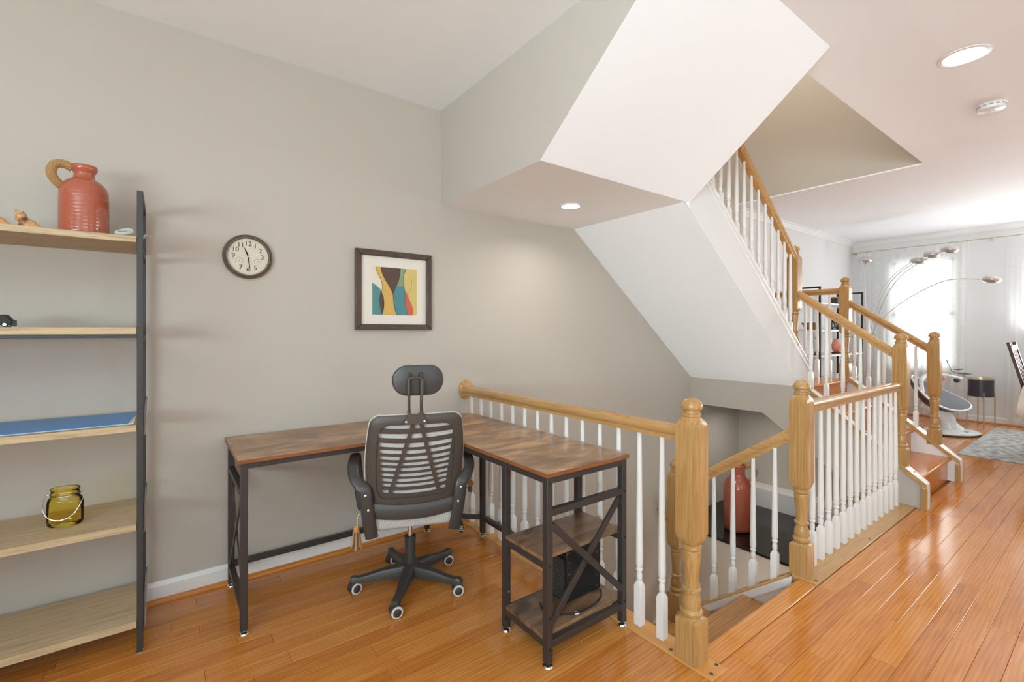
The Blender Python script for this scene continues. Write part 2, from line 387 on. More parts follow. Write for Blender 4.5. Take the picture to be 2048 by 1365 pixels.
# far wall with two window openings
WZ0, WZ1 = 0.72, 2.36
WIN = [(1.60, 2.34), (-0.15, 0.85)]
fb = MB(); fb.box(9.2, 9.34, -3.4, 2.86, -0.3, WZ0); fb.box(9.2, 9.34, -3.4, 2.86, WZ1, 2.9)
for a, b in ((-3.4, -2.55), (-1.25, -0.15), (0.85, 1.60), (2.34, 2.86)): fb.box(9.2, 9.34, a, b, WZ0, WZ1)
struct(fb.build('wall_far', M['wall_far'], smooth=False))
rb = MB(); rb.box(-3.1, 9.34, -3.4, -3.25, -0.3, 0.5); rb.box(-3.1, 9.34, -3.4, -3.25, 2.4, 2.9)
for a, b in ((-3.1, -0.2), (2.0, 3.5), (5.7, 9.34)): rb.box(a, b, -3.4, -3.25, 0.5, 2.4)
struct(rb.build('wall_rear', M['wall'], smooth=False))
lb = MB(); lb.box(-3.14, -3.0, -3.4, 2.9, -0.3, 0.5); lb.box(-3.14, -3.0, -3.4, 2.9, 2.4, 2.9)
for a, b in ((-3.4, -3.1), (0.1, 2.9)): lb.box(-3.14, -3.0, a, b, 0.5, 2.4)
struct(lb.build('wall_side', M['wall'], smooth=False))
# windows
def window(name, axis, at, a0, a1, z0, z1, out, lab):
    """sash window in a wall plane; axis is the wall normal"""
    t = bpy.data.objects.new(name, None); C.objects.link(t); struct(t, lab)
    t.location = (at, (a0 + a1) / 2, z0) if axis == 'X' else ((a0 + a1) / 2, at, z0)
    def bx(p, u0, u1, v0, v1, d0, d1):
        lo, hi = sorted((at + out * d0, at + out * d1))
        return p.box(lo, hi, u0, u1, v0, v1) if axis == 'X' else p.box(u0, u1, lo, hi, v0, v1)
    f = MB(); wd = 0.045
    bx(f, a0, a0 + wd, z0, z1, 0.03, 0.11); bx(f, a1 - wd, a1, z0, z1, 0.03, 0.11); bx(f, a0, a1, z0, z0 + wd, 0.03, 0.11); bx(f, a0, a1, z1 - wd, z1, 0.03, 0.11)
    f.build('window_frame', M['trim'], t, smooth=False)
    zm = (z0 + z1) / 2
    bx(MB(), a0, a1, zm - 0.025, zm + 0.025, 0.03, 0.09).build('meeting_rail', M['trim'], t, smooth=False)
    am = (a0 + a1) / 2
    for (lo, hi) in ((z0, zm), (zm, z1)):
        bx(MB(), am - 0.01, am + 0.01, lo, hi, 0.05, 0.07).build('muntin', M['trim'], t, smooth=False)
        q = (lo + hi) / 2
        bx(MB(), a0, a1, q - 0.01, q + 0.01, 0.05, 0.07).build('muntin', M['trim'], t, smooth=False)
    bx(MB(), a0, a1, z0, z1, 0.058, 0.062).build('pane', M['pane'], t, smooth=False)
    c = MB(); cw = 0.07
    bx(c, a0 - cw, a0, z0 - cw, z1 + cw, -0.015, 0); bx(c, a1, a1 + cw, z0 - cw, z1 + cw, -0.015, 0)
    bx(c, a0, a1, z1, z1 + cw, -0.015, 0); bx(c, a0 - cw - 0.02, a1 + cw + 0.02, z0 - 0.03, z0, -0.04, 0)
    c.build('casing', M['trim'], t, smooth=False)
window('window_1', 'X', 9.2, 1.60, 2.34, WZ0, WZ1, 1, 'tall white sash window behind the sheer curtain')
window('window_2', 'X', 9.2, -0.15, 0.85, WZ0, WZ1, 1, 'white sash window at the end of the dining area')
window('window_6', 'X', 9.2, -2.55, -1.25, WZ0, WZ1, 1, 'added white sash window beyond the picture edge, holding a far-room fill light')  # out of view, added to carry extra light into the far room
window('window_3', 'Y', -3.25, -0.2, 2.0, 0.5, 2.4, -1, 'wide window behind the viewpoint')
window('window_4', 'Y', -3.25, 3.5, 5.7, 0.5, 2.4, -1, 'wide window behind the viewpoint')
window('window_5', 'X', -3.0, -3.1, 0.1, 0.5, 2.4, -1, 'wide window behind the viewpoint')
# ceilings
cb = MB(); t1 = CE + 0.012
cb.box(-3.1, 1.475, -3.4, YW, CE, t1); cb.box(1.475, 2.75, -3.4, 0.955, CE, t1); cb.box(2.75, 5.335, -3.4, 1.13, CE, t1); cb.box(5.335, 9.34, -3.4, 2.9, CE, t1)
struct(cb.build('ceiling', M['white'], smooth=False))
struct(MB().box(1.3, 5.5, 0.4, 2.9, 5.2, 5.3).build('ceiling_upper_storey', M['white'], smooth=False))
struct(MB().box(5.335, 5.43, 1.03, YW, t1, 5.2).build('wall_stairwell_far', M['wall'], smooth=False))
struct(MB().box(2.75, 5.335, 1.03, 1.13, t1, 5.2).build('wall_stairwell_near', M['wall'], smooth=False))
struct(MB().box(1.38, 1.475, 0.85, YW, t1, 5.2).box(1.475, 2.75, 0.85, 0.94, t1, 5.2).build('wall_stairwell_side', M['wall'], smooth=False))
# bulkhead under the third flight
struct(MB().prism([(YW, 2.12), (1.755, 2.12), (0.955, CE), (YW, CE)], 'X', 1.475, 1.50).build('wall_bulkhead', M['wall'], smooth=False))
sb = MB(); sb.box(1.477, 2.70, 1.755, YW, 2.119, 2.15)
sb.prism([(1.755, 2.119), (0.953, CE - 0.001), (0.953, CE + 0.05), (1.755, 2.17)], 'X', 1.477, 2.75)
sb.prism([(2.70, 2.119), (2.75, 2.08), (2.75, 2.15), (2.70, 2.15)], 'Y', 1.7551, 1.7562)
struct(sb.build('ceiling_landing_soffit', M['white'], smooth=False))
struct(MB().prism([(2.70, 2.119), (4.376, 0.805), (4.376, 0.86), (2.70, 2.175)], 'Y', 1.762, YW).build('ceiling_flight_soffit', M['white'], smooth=False))
struct(MB().prism([(2.055, 0.538), (1.09, -0.16), (1.09, -0.10), (2.055, 0.60)], 'X', 4.40, 5.335).box(4.40, 5.335, 2.055, YW, 0.538, 0.60).build('ceiling_lower_soffit', M['wall'], smooth=False))
# side walls of the first flight, lower stairwell walls
struct(MB().prism([(YW, 0.538), (2.055, 0.538), (1.09, -0.16), (1.09, 0.0), (0.927, 0.0), (0.927, 0.175), (1.78, 0.862), (1.78, 0.81), (YW, 0.81)], 'X', 4.376, 4.42).build('wall_stair_side', M['wall'], smooth=False))
struct(MB().prism([(0.927, 0.0), (0.927, 0.165), (1.745, 0.83), (1.745, 0.80), (2.86, 0.80), (2.86, 0.0)], 'X', 5.388, 5.47).build('wall_stair_far_side', M['trim'], smooth=False))
struct(MB().prism([(1.09, -2.2), (2.86, -2.2), (2.86, 0.56), (2.055, 0.56), (1.09, -0.12)], 'X', 5.335, 5.388).build('wall_lower_far', M['wall'], smooth=False))
struct(MB().box(1.64, 1.70, 1.03, YW, -2.2, -0.03).box(1.70, 5.335, 1.03, 1.049, -2.2, -0.03).box(2.70, 5.335, 1.049, 1.09, -2.2, -0.03).build('wall_lower_near', M['wall'], smooth=False))
struct(MB().box(1.6, 5.4, 1.0, 2.9, -2.3, -2.2).build('floor_lower', M['tread_l'], smooth=False))
# crown moulding and baseboards of the far room
def crown(p, q, n, name):
    """n = direction into the room"""
    prof = [(0, -0.075), (0.012, -0.075), (0.018, -0.06), (0.045, -0.03), (0.05, -0.022), (0.068, -0.012), (0.07, 0), (0, 0)]
    m = MB(); ring = lambda c: [(c[0] + n[0] * a, c[1] + n[1] * a, c[2] + b) for a, b in prof]
    m.loft([ring(p), ring(q)]); struct(m.build(name, M['trim'], smooth=False))
crown((5.40, 2.86, CE), (9.2, 2.86, CE), (0, -1), 'trim_1')
crown((9.2, -3.25, CE), (9.2, 2.86, CE), (-1, 0), 'trim_2')
def baseboard(name, p, q, n, h=0.095):
    t = bpy.data.objects.new(name, None); C.objects.link(t); struct(t); t.location = p
    ring = lambda c, pr: [(c[0] + n[0] * a, c[1] + n[1] * a, c[2] + b) for a, b in pr]
    MB().loft([ring(x, [(0, 0), (0.014, 0), (0.014, h - 0.02), (0.008, h - 0.006), (0.004, h), (0, h)]) for x in (p, q)]).build('board', M['trim'], t, smooth=False)
    MB().loft([ring(x, [(0.014, 0), (0.031, 0), (0.029, 0.009), (0.023, 0.016), (0.014, 0.019)]) for x in (p, q)]).build('shoe_moulding', M['floor'], t, smooth=False)
baseboard('baseboard_back', (-3.0, YW, 0), (1.60, YW, 0), (0, -1))
baseboard('baseboard_far', (9.2, -3.2, 0), (9.2, 2.86, 0), (-1, 0))
baseboard('baseboard_back_far_room', (5.47, 2.86, 0), (9.2, 2.86, 0), (0, -1))

# ---------------------------------------------------------------- floor and its planks
fl = MB(); a, b = -0.25, -0.013
fl.box(-3.1, 9.34, -3.4, 1.03, a, b); fl.box(-3.1, 1.64, 1.03, 2.9, a, b); fl.box(5.388, 9.34, 1.03, 2.9, a, b)
floor = struct(fl.build('floor', M['floor'], smooth=False), 'glossy orange oak plank floor')
PW = 0.0825; g = 0.0005; ch = 0.0008
def plank_geo(L):
    y0, y1 = g, PW - g; x0, x1 = g, L - g; t = -0.0125
    v = [(x0, y0, t), (x1, y0, t), (x1, y1, t), (x0, y1, t), (x0, y0, -ch), (x1, y0, -ch), (x1, y1, -ch), (x0, y1, -ch),
         (x0 + ch, y0 + ch, 0), (x1 - ch, y0 + ch, 0), (x1 - ch, y1 - ch, 0), (x0 + ch, y1 - ch, 0)]
    f = [(0, 1, 5, 4), (1, 2, 6, 5), (2, 3, 7, 6), (3, 0, 4, 7), (4, 5, 9, 8), (5, 6, 10, 9), (6, 7, 11, 10), (7, 4, 8, 11), (8, 9, 10, 11)]
    return v, f
plank_cache = {}
def plank_mesh(L):
    if L not in plank_cache:
        m = MB(); m.add(*plank_geo(L)); plank_cache[L] = m.mesh('plank', M['floor'], smooth=False)
    return plank_cache[L]
cands = []; y = 0.304 - PW * 42
while y < 2.86 - 0.02:
    yc = y + PW / 2
    if yc < 0.97: segs = [(-3.0, 9.2)]
    elif yc < YW - 0.02: segs = [(-3.0, 1.60), (5.47, 9.2)]
    else: segs = [(5.47, 9.2)]
    for (s0, s1) in segs:
        x = s0 + 0.0
        first = True
        while x < s1 - 1e-6:
            L = round(random.choice((0.36, 0.48, 0.60, 0.72, 0.84, 0.96, 1.08)) * (random.choice((0.4, 0.7, 1.0)) if first else 1), 3)
            first = False
            if s1 - (x + L) < 0.25: L = round(s1 - x, 4)
            cands.append((x, y, L)); x += L
    y += PW
def seen(x, y, L):
    best = 0
    for q in (0, 0.25, 0.5, 0.75, 1):
        X = x + L * q; d = 0.59672 * X + 0.80245 * y
        if d < 0.3: continue
        u = (0.80245 * X - 0.59672 * y) / d * 934; v = 934 * 1.28 / d
        if abs(u) < 1060 and v < 720: best = max(best, L / d / d)
    return best
cands.sort(key=lambda c: -seen(*c)); rest = MB()
for i, (x, y, L) in enumerate(cands):
    if i < 300 and seen(x, y, L) > 0:
        o = bpy.data.objects.new('plank', plank_mesh(L)); C.objects.link(o); o.parent = floor; o.location = (x, y, 0)
    else:
        v, f = plank_geo(L); rest.add([(p[0] + x, p[1] + y, p[2]) for p in v], f)
ro = rest.build('plank_field', M['floor'], floor, smooth=False); ro['kind'] = 'stuff'
# border boards along the stair opening
MB().box(1.60, 1.705, 0.93, YW - 0.02, -0.02, 0.006).build('border_board', M['floorY'], floor, bevel=0.003)
MB().box(2.635, 4.376, 0.968, 1.092, -0.03, 0.006).build('border_board', M['oakX'], floor, bevel=0.004)
MB().box(1.7055, 2.6345, 0.968, 1.055, -0.03, 0.001).build('stair_nosing', M['floor'], floor, bevel=0.006)
for (x, yy) in ((1.625, 1.12), (1.69, 0.965), (1.63, 0.95), (2.665, 0.985), (3.47, 0.99), (1.63, 2.2)):
    MB().lathe([(0.007, 0.0055), (0.007, 0.0072), (0.0, 0.0078)], (x, yy, 0), 10).build('wood_plug', M['darkwood'], floor)

# ================================================================ STAIRS
def newel_mesh(H):
    """turned newel, total height H; square block at the foot takes up the difference"""
    b = H - 0.855; s = 0.0435
    P = [(s, 0, 1), (s, b - 0.006, 1), (s * 0.96, b, 1), (0.037, b + 0.006, 0.2), (0.035, b + 0.010, 0), (0.041, b + 0.018), (0.042, b + 0.027), (0.038, b + 0.036), (0.0335, b + 0.040),
         (0.036, b + 0.050), (0.034, b + 0.075), (0.0265, b + 0.096), (0.0265, b + 0.101), (0.034, b + 0.106), (0.034, b + 0.115), (0.027, b + 0.120), (0.026, b + 0.135),
         (0.029, b + 0.185), (0.034, b + 0.235), (0.035, b + 0.255), (0.033, b + 0.262), (0.030, b + 0.265), (0.037, b + 0.271), (0.037, b + 0.281), (0.031, b + 0.286), (0.033, b + 0.290, 0.1),
         (0.040, b + 0.300, 0.6), (s, b + 0.325, 1), (s, b + 0.735, 1), (0.043, b + 0.752, 0.9), (0.0395, b + 0.766, 0.6), (0.036, b + 0.775, 0.2), (0.0335, b + 0.781, 0), (0.036, b + 0.785, 0), (0.036, b + 0.793, 0), (0.031, b + 0.797, 0), (0.031, b + 0.809, 0)]
    return MB().lathe(P, seg=24).mesh('newel_post', M['oakZ'], angle=28)
def finial_mesh():
    P = [(0.031, -0.001), (0.040, 0.003), (0.042, 0.009), (0.041, 0.018), (0.036, 0.030), (0.026, 0.039), (0.013, 0.0445), (0.001, 0.046)]
    return MB().lathe(P, seg=24).mesh('finial', M['oakZ'])
FIN = finial_mesh(); _nm = {}
def newel(parent, x, y, z, H):
    k = round(H, 3)
    if k not in _nm: _nm[k] = newel_mesh(k)
    o = inst(_nm[k], 'newel_post', parent, (x, y, z))
    f = bpy.data.objects.new('finial', FIN); C.objects.link(f); f.parent = o; f.location = (0, 0, k - 0.046)
    return o
_bm = {}
def baluster_mesh(L, base=0.17):
    k = (round(L, 2), round(base, 2))
    if k not in _bm:
        b = base; s = 0.0165
        P = [(s, 0, 1), (s, b, 1), (0.0125, b + 0.014, 0.5), (0.0095, b + 0.021, 0), (0.0125, b + 0.026), (0.0128, b + 0.045), (0.0105, b + 0.058), (0.0105, b + 0.062), (0.0145, b + 0.066), (0.0145, b + 0.074),
             (0.0115, b + 0.078), (0.0155, b + 0.090), (0.0155, b + 0.12), (0.0098, L - 0.02), (0.0098, L)]
        _bm[k] = MB().lathe(P, seg=16).mesh('baluster', M['balu'], angle=30)
    return _bm[k]
RP = [(-0.019, 0), (0.019, 0), (0.0195, 0.016), (0.024, 0.021), (0.029, 0.029), (0.030, 0.040), (0.027, 0.051), (0.018, 0.059), (0, 0.062), (-0.018, 0.059), (-0.027, 0.051), (-0.030, 0.040), (-0.029, 0.029), (-0.024, 0.021), (-0.0195, 0.016)]
def handrail(parent, p, q, mat): return MB().rail(p, q, RP).build('handrail', mat, parent, angle=30)
NY = 1.055
# A: level rail beside the desk
A = thing('stair_railing', 'level oak handrail with white balusters running from the wall disc past the desk', 'railing', (1.652, 1.05, 0.006))
newel(A, 1.648, 1.043, 0.006, 1.016)
handrail(A, (1.655, 1.085, 0.845), (1.655, YW - 0.02, 0.845), M['oakY'])
for k in range(14): inst(baluster_mesh(0.845), 'baluster', A, (1.658, 1.185 + 0.1153 * k, 0.005))
MB().lathe([(0.064, 0), (0.067, 0.006), (0.064, 0.016), (0.05, 0.021), (0, 0.022)], (0, 0, 0), 28, sx=0.76).build('rosette', M['oakY'], A)
rz_ = [c for c in A.children if c.name.startswith('rosette')][0]
rz_.data.transform(Matrix.Translation((0.009, YW - 1.05, 0.874)) @ Matrix.Rotation(R(90), 4, 'X') @ Matrix.Translation((1.652, 1.05, 0.006)))
# B: level rail between the two stair flights
B = thing('stair_railing', 'level oak handrail with fourteen white balusters between two newel posts, in front of the stairwell', 'railing', (2.68, NY, 0.006))
newel(B, 2.683, 1.06, 0.006, 1.016)
handrail(B, (2.725, 1.066, 0.845), (4.345, 1.066, 0.845), M['oakX'])
for k in range(14): inst(baluster_mesh(0.845), 'baluster', B, (2.838 + 0.1118 * k, 1.068, 0.005))
# C: rail down the lower flight
SL = 0.748
Cc = thing('stair_railing', 'sloping oak handrail with white balusters leading down the lower stair flight', 'railing', (2.64, 1.79, -0.76))
newel(Cc, 2.665, 1.795, -0.76, 1.205)
zr = lambda y: 0.70 - (y - 1.10) * 0.70
handrail(Cc, (2.655, 1.10, zr(1.10)), (2.64, 1.76, zr(1.76)), M['oakY'])
sh = lambda y: -0.062 - (y - 1.174) * 0.78
for yv in (1.175, 1.291, 1.407, 1.523, 1.639):
    zb = sh(yv) - 0.008; inst(baluster_mesh(zr(yv) - zb + 0.005, 0.15), 'baluster', Cc, (2.64, yv, zb))
MB().rail((2.64, 1.095, sh(1.095) - 0.004), (2.64, 1.755, sh(1.755) - 0.004), [(-0.04, -0.006), (0.04, -0.006), (0.04, 0.006), (0.03, 0.014), (-0.03, 0.014), (-0.04, 0.006)]).build('shoe_rail', M['oakY'], Cc)
# D: left rail of first upper flight; E: right rail; F: second flight rail; G: landing rail
D = thing('stair_railing', 'oak handrail with white balusters up the near side of the short flight, above the stairwell', 'railing', (4.39, 1.06, 0.29))
newel(D, 4.395, 1.06, 0.29, 0.975); newel(D, 4.374, 1.785, 1.158, 0.862)
zl = lambda y: 1.082 + (y - 1.108) * 0.742
handrail(D, (4.39, 1.095, zl(1.095)), (4.382, 1.745, zl(1.745)), M['oakY'])
cap = lambda y: 0.232 + (y - 0.95) * 0.806
for yv in (1.195, 1.312, 1.43, 1.547, 1.663):
    zb = cap(yv) + 0.0; inst(baluster_mesh(zl(yv) - zb + 0.005, 0.13), 'baluster', D, (4.39, yv, zb - 0.012))
E_ = thing('stair_railing', 'oak handrail with white balusters up the far side of the short flight, nearest the window', 'railing', (5.43, 1.08, 0.3))
newel(E_, 5.43, 1.078, 0.29, 0.985); newel(E_, 5.43, 1.748, 0.80, 1.017)
handrail(E_, (5.43, 1.11, zl(1.11)), (5.43, 1.71, zl(1.71) - 0.012), M['oakY'])
for yv in (1.205, 1.322, 1.44, 1.557, 1.672):
    zb = cap(yv) - 0.01; inst(baluster_mesh(zl(yv) - zb + 0.005, 0.13), 'baluster', E_, (5.43, yv, zb - 0.012))
G = thing('stair_railing', 'short level oak guard rail on the landing between newel post and wall', 'railing', (5.43, 2.0, 0.81))
handrail(G, (5.43, 1.785, 1.652), (5.43, 2.85, 1.652), M['oakY'])
for k in range(9): inst(baluster_mesh(0.845), 'baluster', G, (5.43, 1.885 + 0.113 * k, 0.808))
z2 = lambda x: 2.578 - (x - 3.452) * 0.798
F_ = thing('stair_railing', 'steep oak handrail with white balusters on the upper flight disappearing behind the white soffit', 'railing', (4.3, 1.772, 1.1))
handrail(F_, (2.80, 1.772, z2(2.80)), (4.335, 1.772, z2(4.335)), M['oakX'])
s2 = lambda x: 2.293 - (x - 3.0) * 0.816
for k in range(13):
    xv = 4.262 - 0.1108 * k; inst(baluster_mesh(z2(xv) - s2(xv) + 0.02, 0.10), 'baluster', F_, (xv, 1.772, s2(xv) - 0.016))

# staircases
S1 = thing('staircase', 'short oak flight of four steps with white sides, rising from the floor to the landing', 'staircase', (4.9, 1.0, 0))
for i in range(4):
    z = 0.2025 * (i + 1); y0 = 0.985 + 0.245 * i
    MB().box(4.42, 5.388, y0, y0 + 0.02, z - 0.2025 + (0.001 if i == 0 else 0), z - 0.028).build('riser', M['tread'], S1, smooth=False)
    y1 = y0 + 0.27 if i < 3 else YW - 0.002
    x1 = 5.388 if i < 3 else 5.47
    MB().box(4.42, 5.388, y0 - 0.028, y1, z - 0.028, z).build('tread', M['tread'], S1, bevel=0.009)
def string(parent, x0, x1, name='string'):
    # white side board cap with oak edges
    ya, yb = 0.905, 1.745
    zc = lambda y: 0.178 + (y - 0.927) * 0.806
    MB().rail(((x0 + x1) / 2, ya, zc(ya)), ((x0 + x1) / 2, yb, zc(yb)), [(-(x1 - x0) / 2, 0), ((x1 - x0) / 2, 0), ((x1 - x0) / 2, 0.02), (-(x1 - x0) / 2, 0.02)]).build('string_cap', M['trim'], parent, bevel=0.003)
    for xe in (x0 - 0.004, x1 + 0.004):
        MB().rail((xe, ya, zc(ya) - 0.01), (xe, yb, zc(yb) - 0.01), [(-0.004, 0), (0.004, 0), (0.004, 0.028), (-0.004, 0.028)]).build('edge_strip', M['oakY'], parent, smooth=False)
    MB().box(x0, x1, ya, 0.927, 0.0005, zc(ya) + 0.002).build('string_end', M['trim'], parent, smooth=False)
    for xe in (x0 - 0.004, x1 + 0.004):
        MB().box(xe - 0.004, xe + 0.004, ya - 0.004, 0.935, 0.0005, zc(ya) - 0.008).build('edge_strip', M['oakZ'], parent, smooth=False)
    for yv in (0.985, 1.02, 1.16, 1.28):
        MB().lathe([(0.0065, 0), (0.0065, 0.003), (0, 0.0035)], ((x0 + x1) / 2 + 0.012, yv, zc(yv) + 0.0235 + 0.002), 10).build('screw_cover', M['darkwood'], parent)
string(S1, 4.352, 4.43); string(S1, 5.385, 5.475)
S2 = thing('staircase', 'upper stair flight with pale side board and moulded cap along the back wall', 'staircase', (3.6, 1.772, 0.81))
MB().prism([(2.752, 2.08), (2.752, s2(2.752) - 0.02), (4.555, s2(4.555) - 0.02), (4.58, s2(4.58) - 0.02), (4.58, 0.8105), (4.374, 0.8105)], 'Y', 1.7575, 1.80).build('string', M['wall_far'], S2, smooth=False)
MB().rail((2.752, 1.775, s2(2.752) - 0.02), (4.585, 1.775, s2(4.585) - 0.02), [(-0.036, 0), (0.036, 0), (0.036, 0.014), (0.03, 0.018), (-0.03, 0.018), (-0.036, 0.014)]).build('string_cap', M['trim'], S2)
MB().rail((2.752, 1.754, s2(2.752) - 0.062), (4.582, 1.754, s2(4.582) - 0.062), [(-0.005, 0), (0.005, 0), (0.005, 0.03), (0.001, 0.04), (-0.005, 0.04)]).build('cap_moulding', M['trim'], S2)
for i in range(8):
    z = 0.81 + 0.199 * (i + 1); x0 = 4.45 - 0.25 * i
    MB().box(x0 - 0.02, x0, 1.801, YW - 0.001, z - 0.199, z - 0.028).build('riser', M['trim'], S2, smooth=False)
    MB().box(max(x0 - 0.27, 1.5) if i < 7 else 1.505, x0 + 0.028, 1.801, YW - 0.001, z - 0.028, z).build('tread', M['tread'], S2, bevel=0.008)
S3 = thing('staircase', 'lower oak stair flight going down between the two nearest newel posts', 'staircase', (2.15, 1.4, -0.76))
for i in range(3):
    z = -0.19 * (i + 1); y0 = 1.05 + 0.254 * i
    MB().box(1.702, 2.599, y0, y0 + 0.02, z, z + 0.162).build('riser', M['tread_l'], S3, smooth=False)
    MB().box(1.702, 2.599, y0 + 0.0, y0 + 0.282, z - 0.028, z).build('tread', M['tread_l'], S3, bevel=0.008)
MB().box(1.702, 2.599, 1.812, 1.83, -0.76, -0.60).build('riser', M['tread_l'], S3, smooth=False)
MB().box(1.702, 2.70, 1.812, YW - 0.001, -0.79, -0.76).build('landing', M['tread_l'], S3, smooth=False)
MB().prism([(1.092, -0.005), (1.75, sh(1.75) - 0.008), (1.75, sh(1.75) - 0.30), (1.092, -0.32)], 'X', 2.60, 2.68).build('string', M['trim'], S3, smooth=False)
MB().rail((2.598, 1.075, sh(1.075) - 0.045), (2.598, 1.755, sh(1.755) - 0.045), [(-0.008, 0), (0.008, 0), (0.008, 0.034), (-0.003, 0.034)]).build('skirt_moulding', M['trim'], S3, smooth=False)
for i in range(5):
    MB().box(2.70 + 0.25 * i, 2.98 + 0.25 * i if i < 4 else 4.055, 1.85, YW - 0.001, -0.98 - 0.19 * i, -0.95 - 0.19 * i).build('tread', M['tread_l'], S3, smooth=False)
S4 = thing('staircase', 'white underside string of the topmost flight beside the ceiling opening', 'staircase', (2.74, 1.3, 2.4))
MB().prism([(1.75, 2.13), (0.957, CE + 0.013), (0.957, 3.1), (1.75, 2.5)], 'X', 2.725, 2.748).build('string', M['trim'], S4, smooth=False)
for i in range(3):
    MB().box(1.50, 2.724, 1.45 - 0.25 * i, 1.74 - 0.25 * i, 2.57 + 0.199 * i, 2.60 + 0.199 * i).build('tread', M['tread'], S4, smooth=False)
# short wall-mounted handrail low in the stairwell
hr = thing('wall_handrail', 'short oak handrail end on the wall low in the stairwell behind the newel post', 'handrail', (3.8, 2.70, -0.5))
MB().rail((3.74, 2.70, -0.455), (4.03, 2.70, -0.595), RP).build('rail', M['oakX'], hr)
MB().bar((3.84, 2.70, -0.51), (3.84, YW, -0.56), 0.02, 0.02).build('bracket', M['brass'], hr)
# low ledge in the stairwell
lg = thing('stairwell_ledge', 'low white ledge with a black granite top at the bottom of the stairwell', 'ledge', (4.6, 2.0, -2.2))
MB().box(4.06, 5.334, 1.30, YW - 0.001, -2.2, -0.625).build('body', M['wall'], lg, smooth=False)
MB().box(4.04, 5.13, 1.28, YW - 0.001, -0.625, -0.60).build('stone_top', M['granite'], lg, bevel=0.003)
MB().box(5.13, 5.334, 1.28, YW - 0.001, -0.625, -0.405).build('upstand', M['trim'], lg, bevel=0.003)

# ================================================================ BOOKSHELF
bs = thing('bookshelf', 'tall ladder-like bookshelf with dark metal posts and five pale oak shelves against the wall', 'bookshelf', (-0.6, 2.55, 0))
XL, XR = -1.17, -0.079
for px in (XL, XR):
    for py, top in ((2.385, 1.84), (2.72, 1.84)):
        MB().box(px - 0.010, px + 0.010, py - 0.011, py + 0.011, 0.008, top).build('post', M['shelfmetal'], bs, bevel=0.0015)
        MB().lathe([(0.014, 0), (0.014, 0.004), (0.006, 0.008)], (px, py, 0), 14).build('foot', M['screw'], bs)
    MB().box(px - 0.010, px + 0.010, 2.401, 2.704, 1.81, 1.84).build('top_bar', M['shelfmetal'], bs, bevel=0.0015)
    for z in (0.117, 0.502, 0.894, 1.28, 1.632):
        MB().box(px - 0.010, px + 0.010, 2.401, 2.704, z - 0.04, z - 0.016).build('side_bar', M['shelfmetal'], bs, smooth=False)
    s_ = 1 if px > -0.5 else -1
    for z in (0.117, 0.502, 0.894):
        MB().tube([(px + s_ * 0.013, 2.40, z - 0.03), (px + s_ * 0.013, 2.705, z + 0.085)], 0.004, 6).build('brace', M['screw'], bs)
for i, (zt, zb) in enumerate(((1.657, 1.632), (1.295, 1.268), (0.908, 0.882), (0.515, 0.489), (0.131, 0.104))):
    MB().box(XL + 0.011, XR - 0.0105, 2.372, 2.735, zb, zt).build('shelf', M['shelf'], bs, bevel=0.0015)
MB().box(XL + 0.011, XR - 0.011, 2.375, 2.395, 1.253, 1.2675).build('shelf_rail', M['shelfmetal'], bs, smooth=False)

# jugs
def jug(label, loc, prof, hand, hr, hdir, R0):
    t = thing('ceramic_jug', label, 'jug', loc)
    MB().lathe(prof, (0, 0, 0), 40, cap=False).build('body', M['jug'], t, local=True, angle=60)
    d = Vector((math.cos(hdir), math.sin(hdir), 0))
    path = cr_spline([d * h[0] + Vector((0, 0, h[1])) for h in hand], 10)
    m = MB(); m.tube(path, hr, 12)
    # cord wrapped round the handle
    L = len(path); wrap = []
    for i in range(L * 8):
        q = i / 8; k = min(int(q), L - 2); p = path[k].lerp(path[k + 1], q - k); tg = (path[k + 1] - path[k]).normalized()
        sd = tg.cross(Vector((-d.y, d.x, 0))).normalized(); nn = Vector((-d.y, d.x, 0)); a = i * 1.15
        wrap.append(p + (sd * math.cos(a) + nn * math.sin(a)) * hr)
    m.tube(wrap, hr * 0.16, 4)
    m.build('rope_handle', M['rope'], t, local=True)
    return t
r0 = 0.078
PJ = [(0.0, 0.0), (0.068, 0.0), (0.076, 0.008), (0.078, 0.02), (0.0775, 0.15), (0.076, 0.185), (0.070, 0.207), (0.055, 0.226), (0.040, 0.236), (0.034, 0.243), (0.032, 0.255), (0.034, 0.264), (0.040, 0.272), (0.042, 0.283), (0.040, 0.292), (0.035, 0.293), (0.031, 0.288), (0.028, 0.262), (0.030, 0.245)]
jug('round orange glazed jug with rope handle on the top shelf', (-0.262, 2.555, 1.6575), PJ,
    [(0.036, 0.276), (0.060, 0.287), (0.086, 0.278), (0.096, 0.250), (0.088, 0.222), (0.068, 0.200)], 0.0150, R(190), r0)
k = 2.12
PJ2 = [(0, 0), (0.100, 0), (0.118, 0.012), (0.124, 0.04), (0.125, 0.36), (0.119, 0.42), (0.100, 0.468), (0.078, 0.492), (0.066, 0.510), (0.061, 0.535), (0.062, 0.575), (0.068, 0.598), (0.070, 0.612), (0.066, 0.62), (0.056, 0.618), (0.052, 0.58), (0.052, 0.54)]
jug('tall orange glazed jug on the black ledge down in the stairwell', (4.37, 2.28, -0.5995), PJ2,
    [(0.060, 0.585), (0.11, 0.605), (0.150, 0.575), (0.155, 0.53), (0.135, 0.49), (0.105, 0.465)], 0.017, R(-45), 0.125)

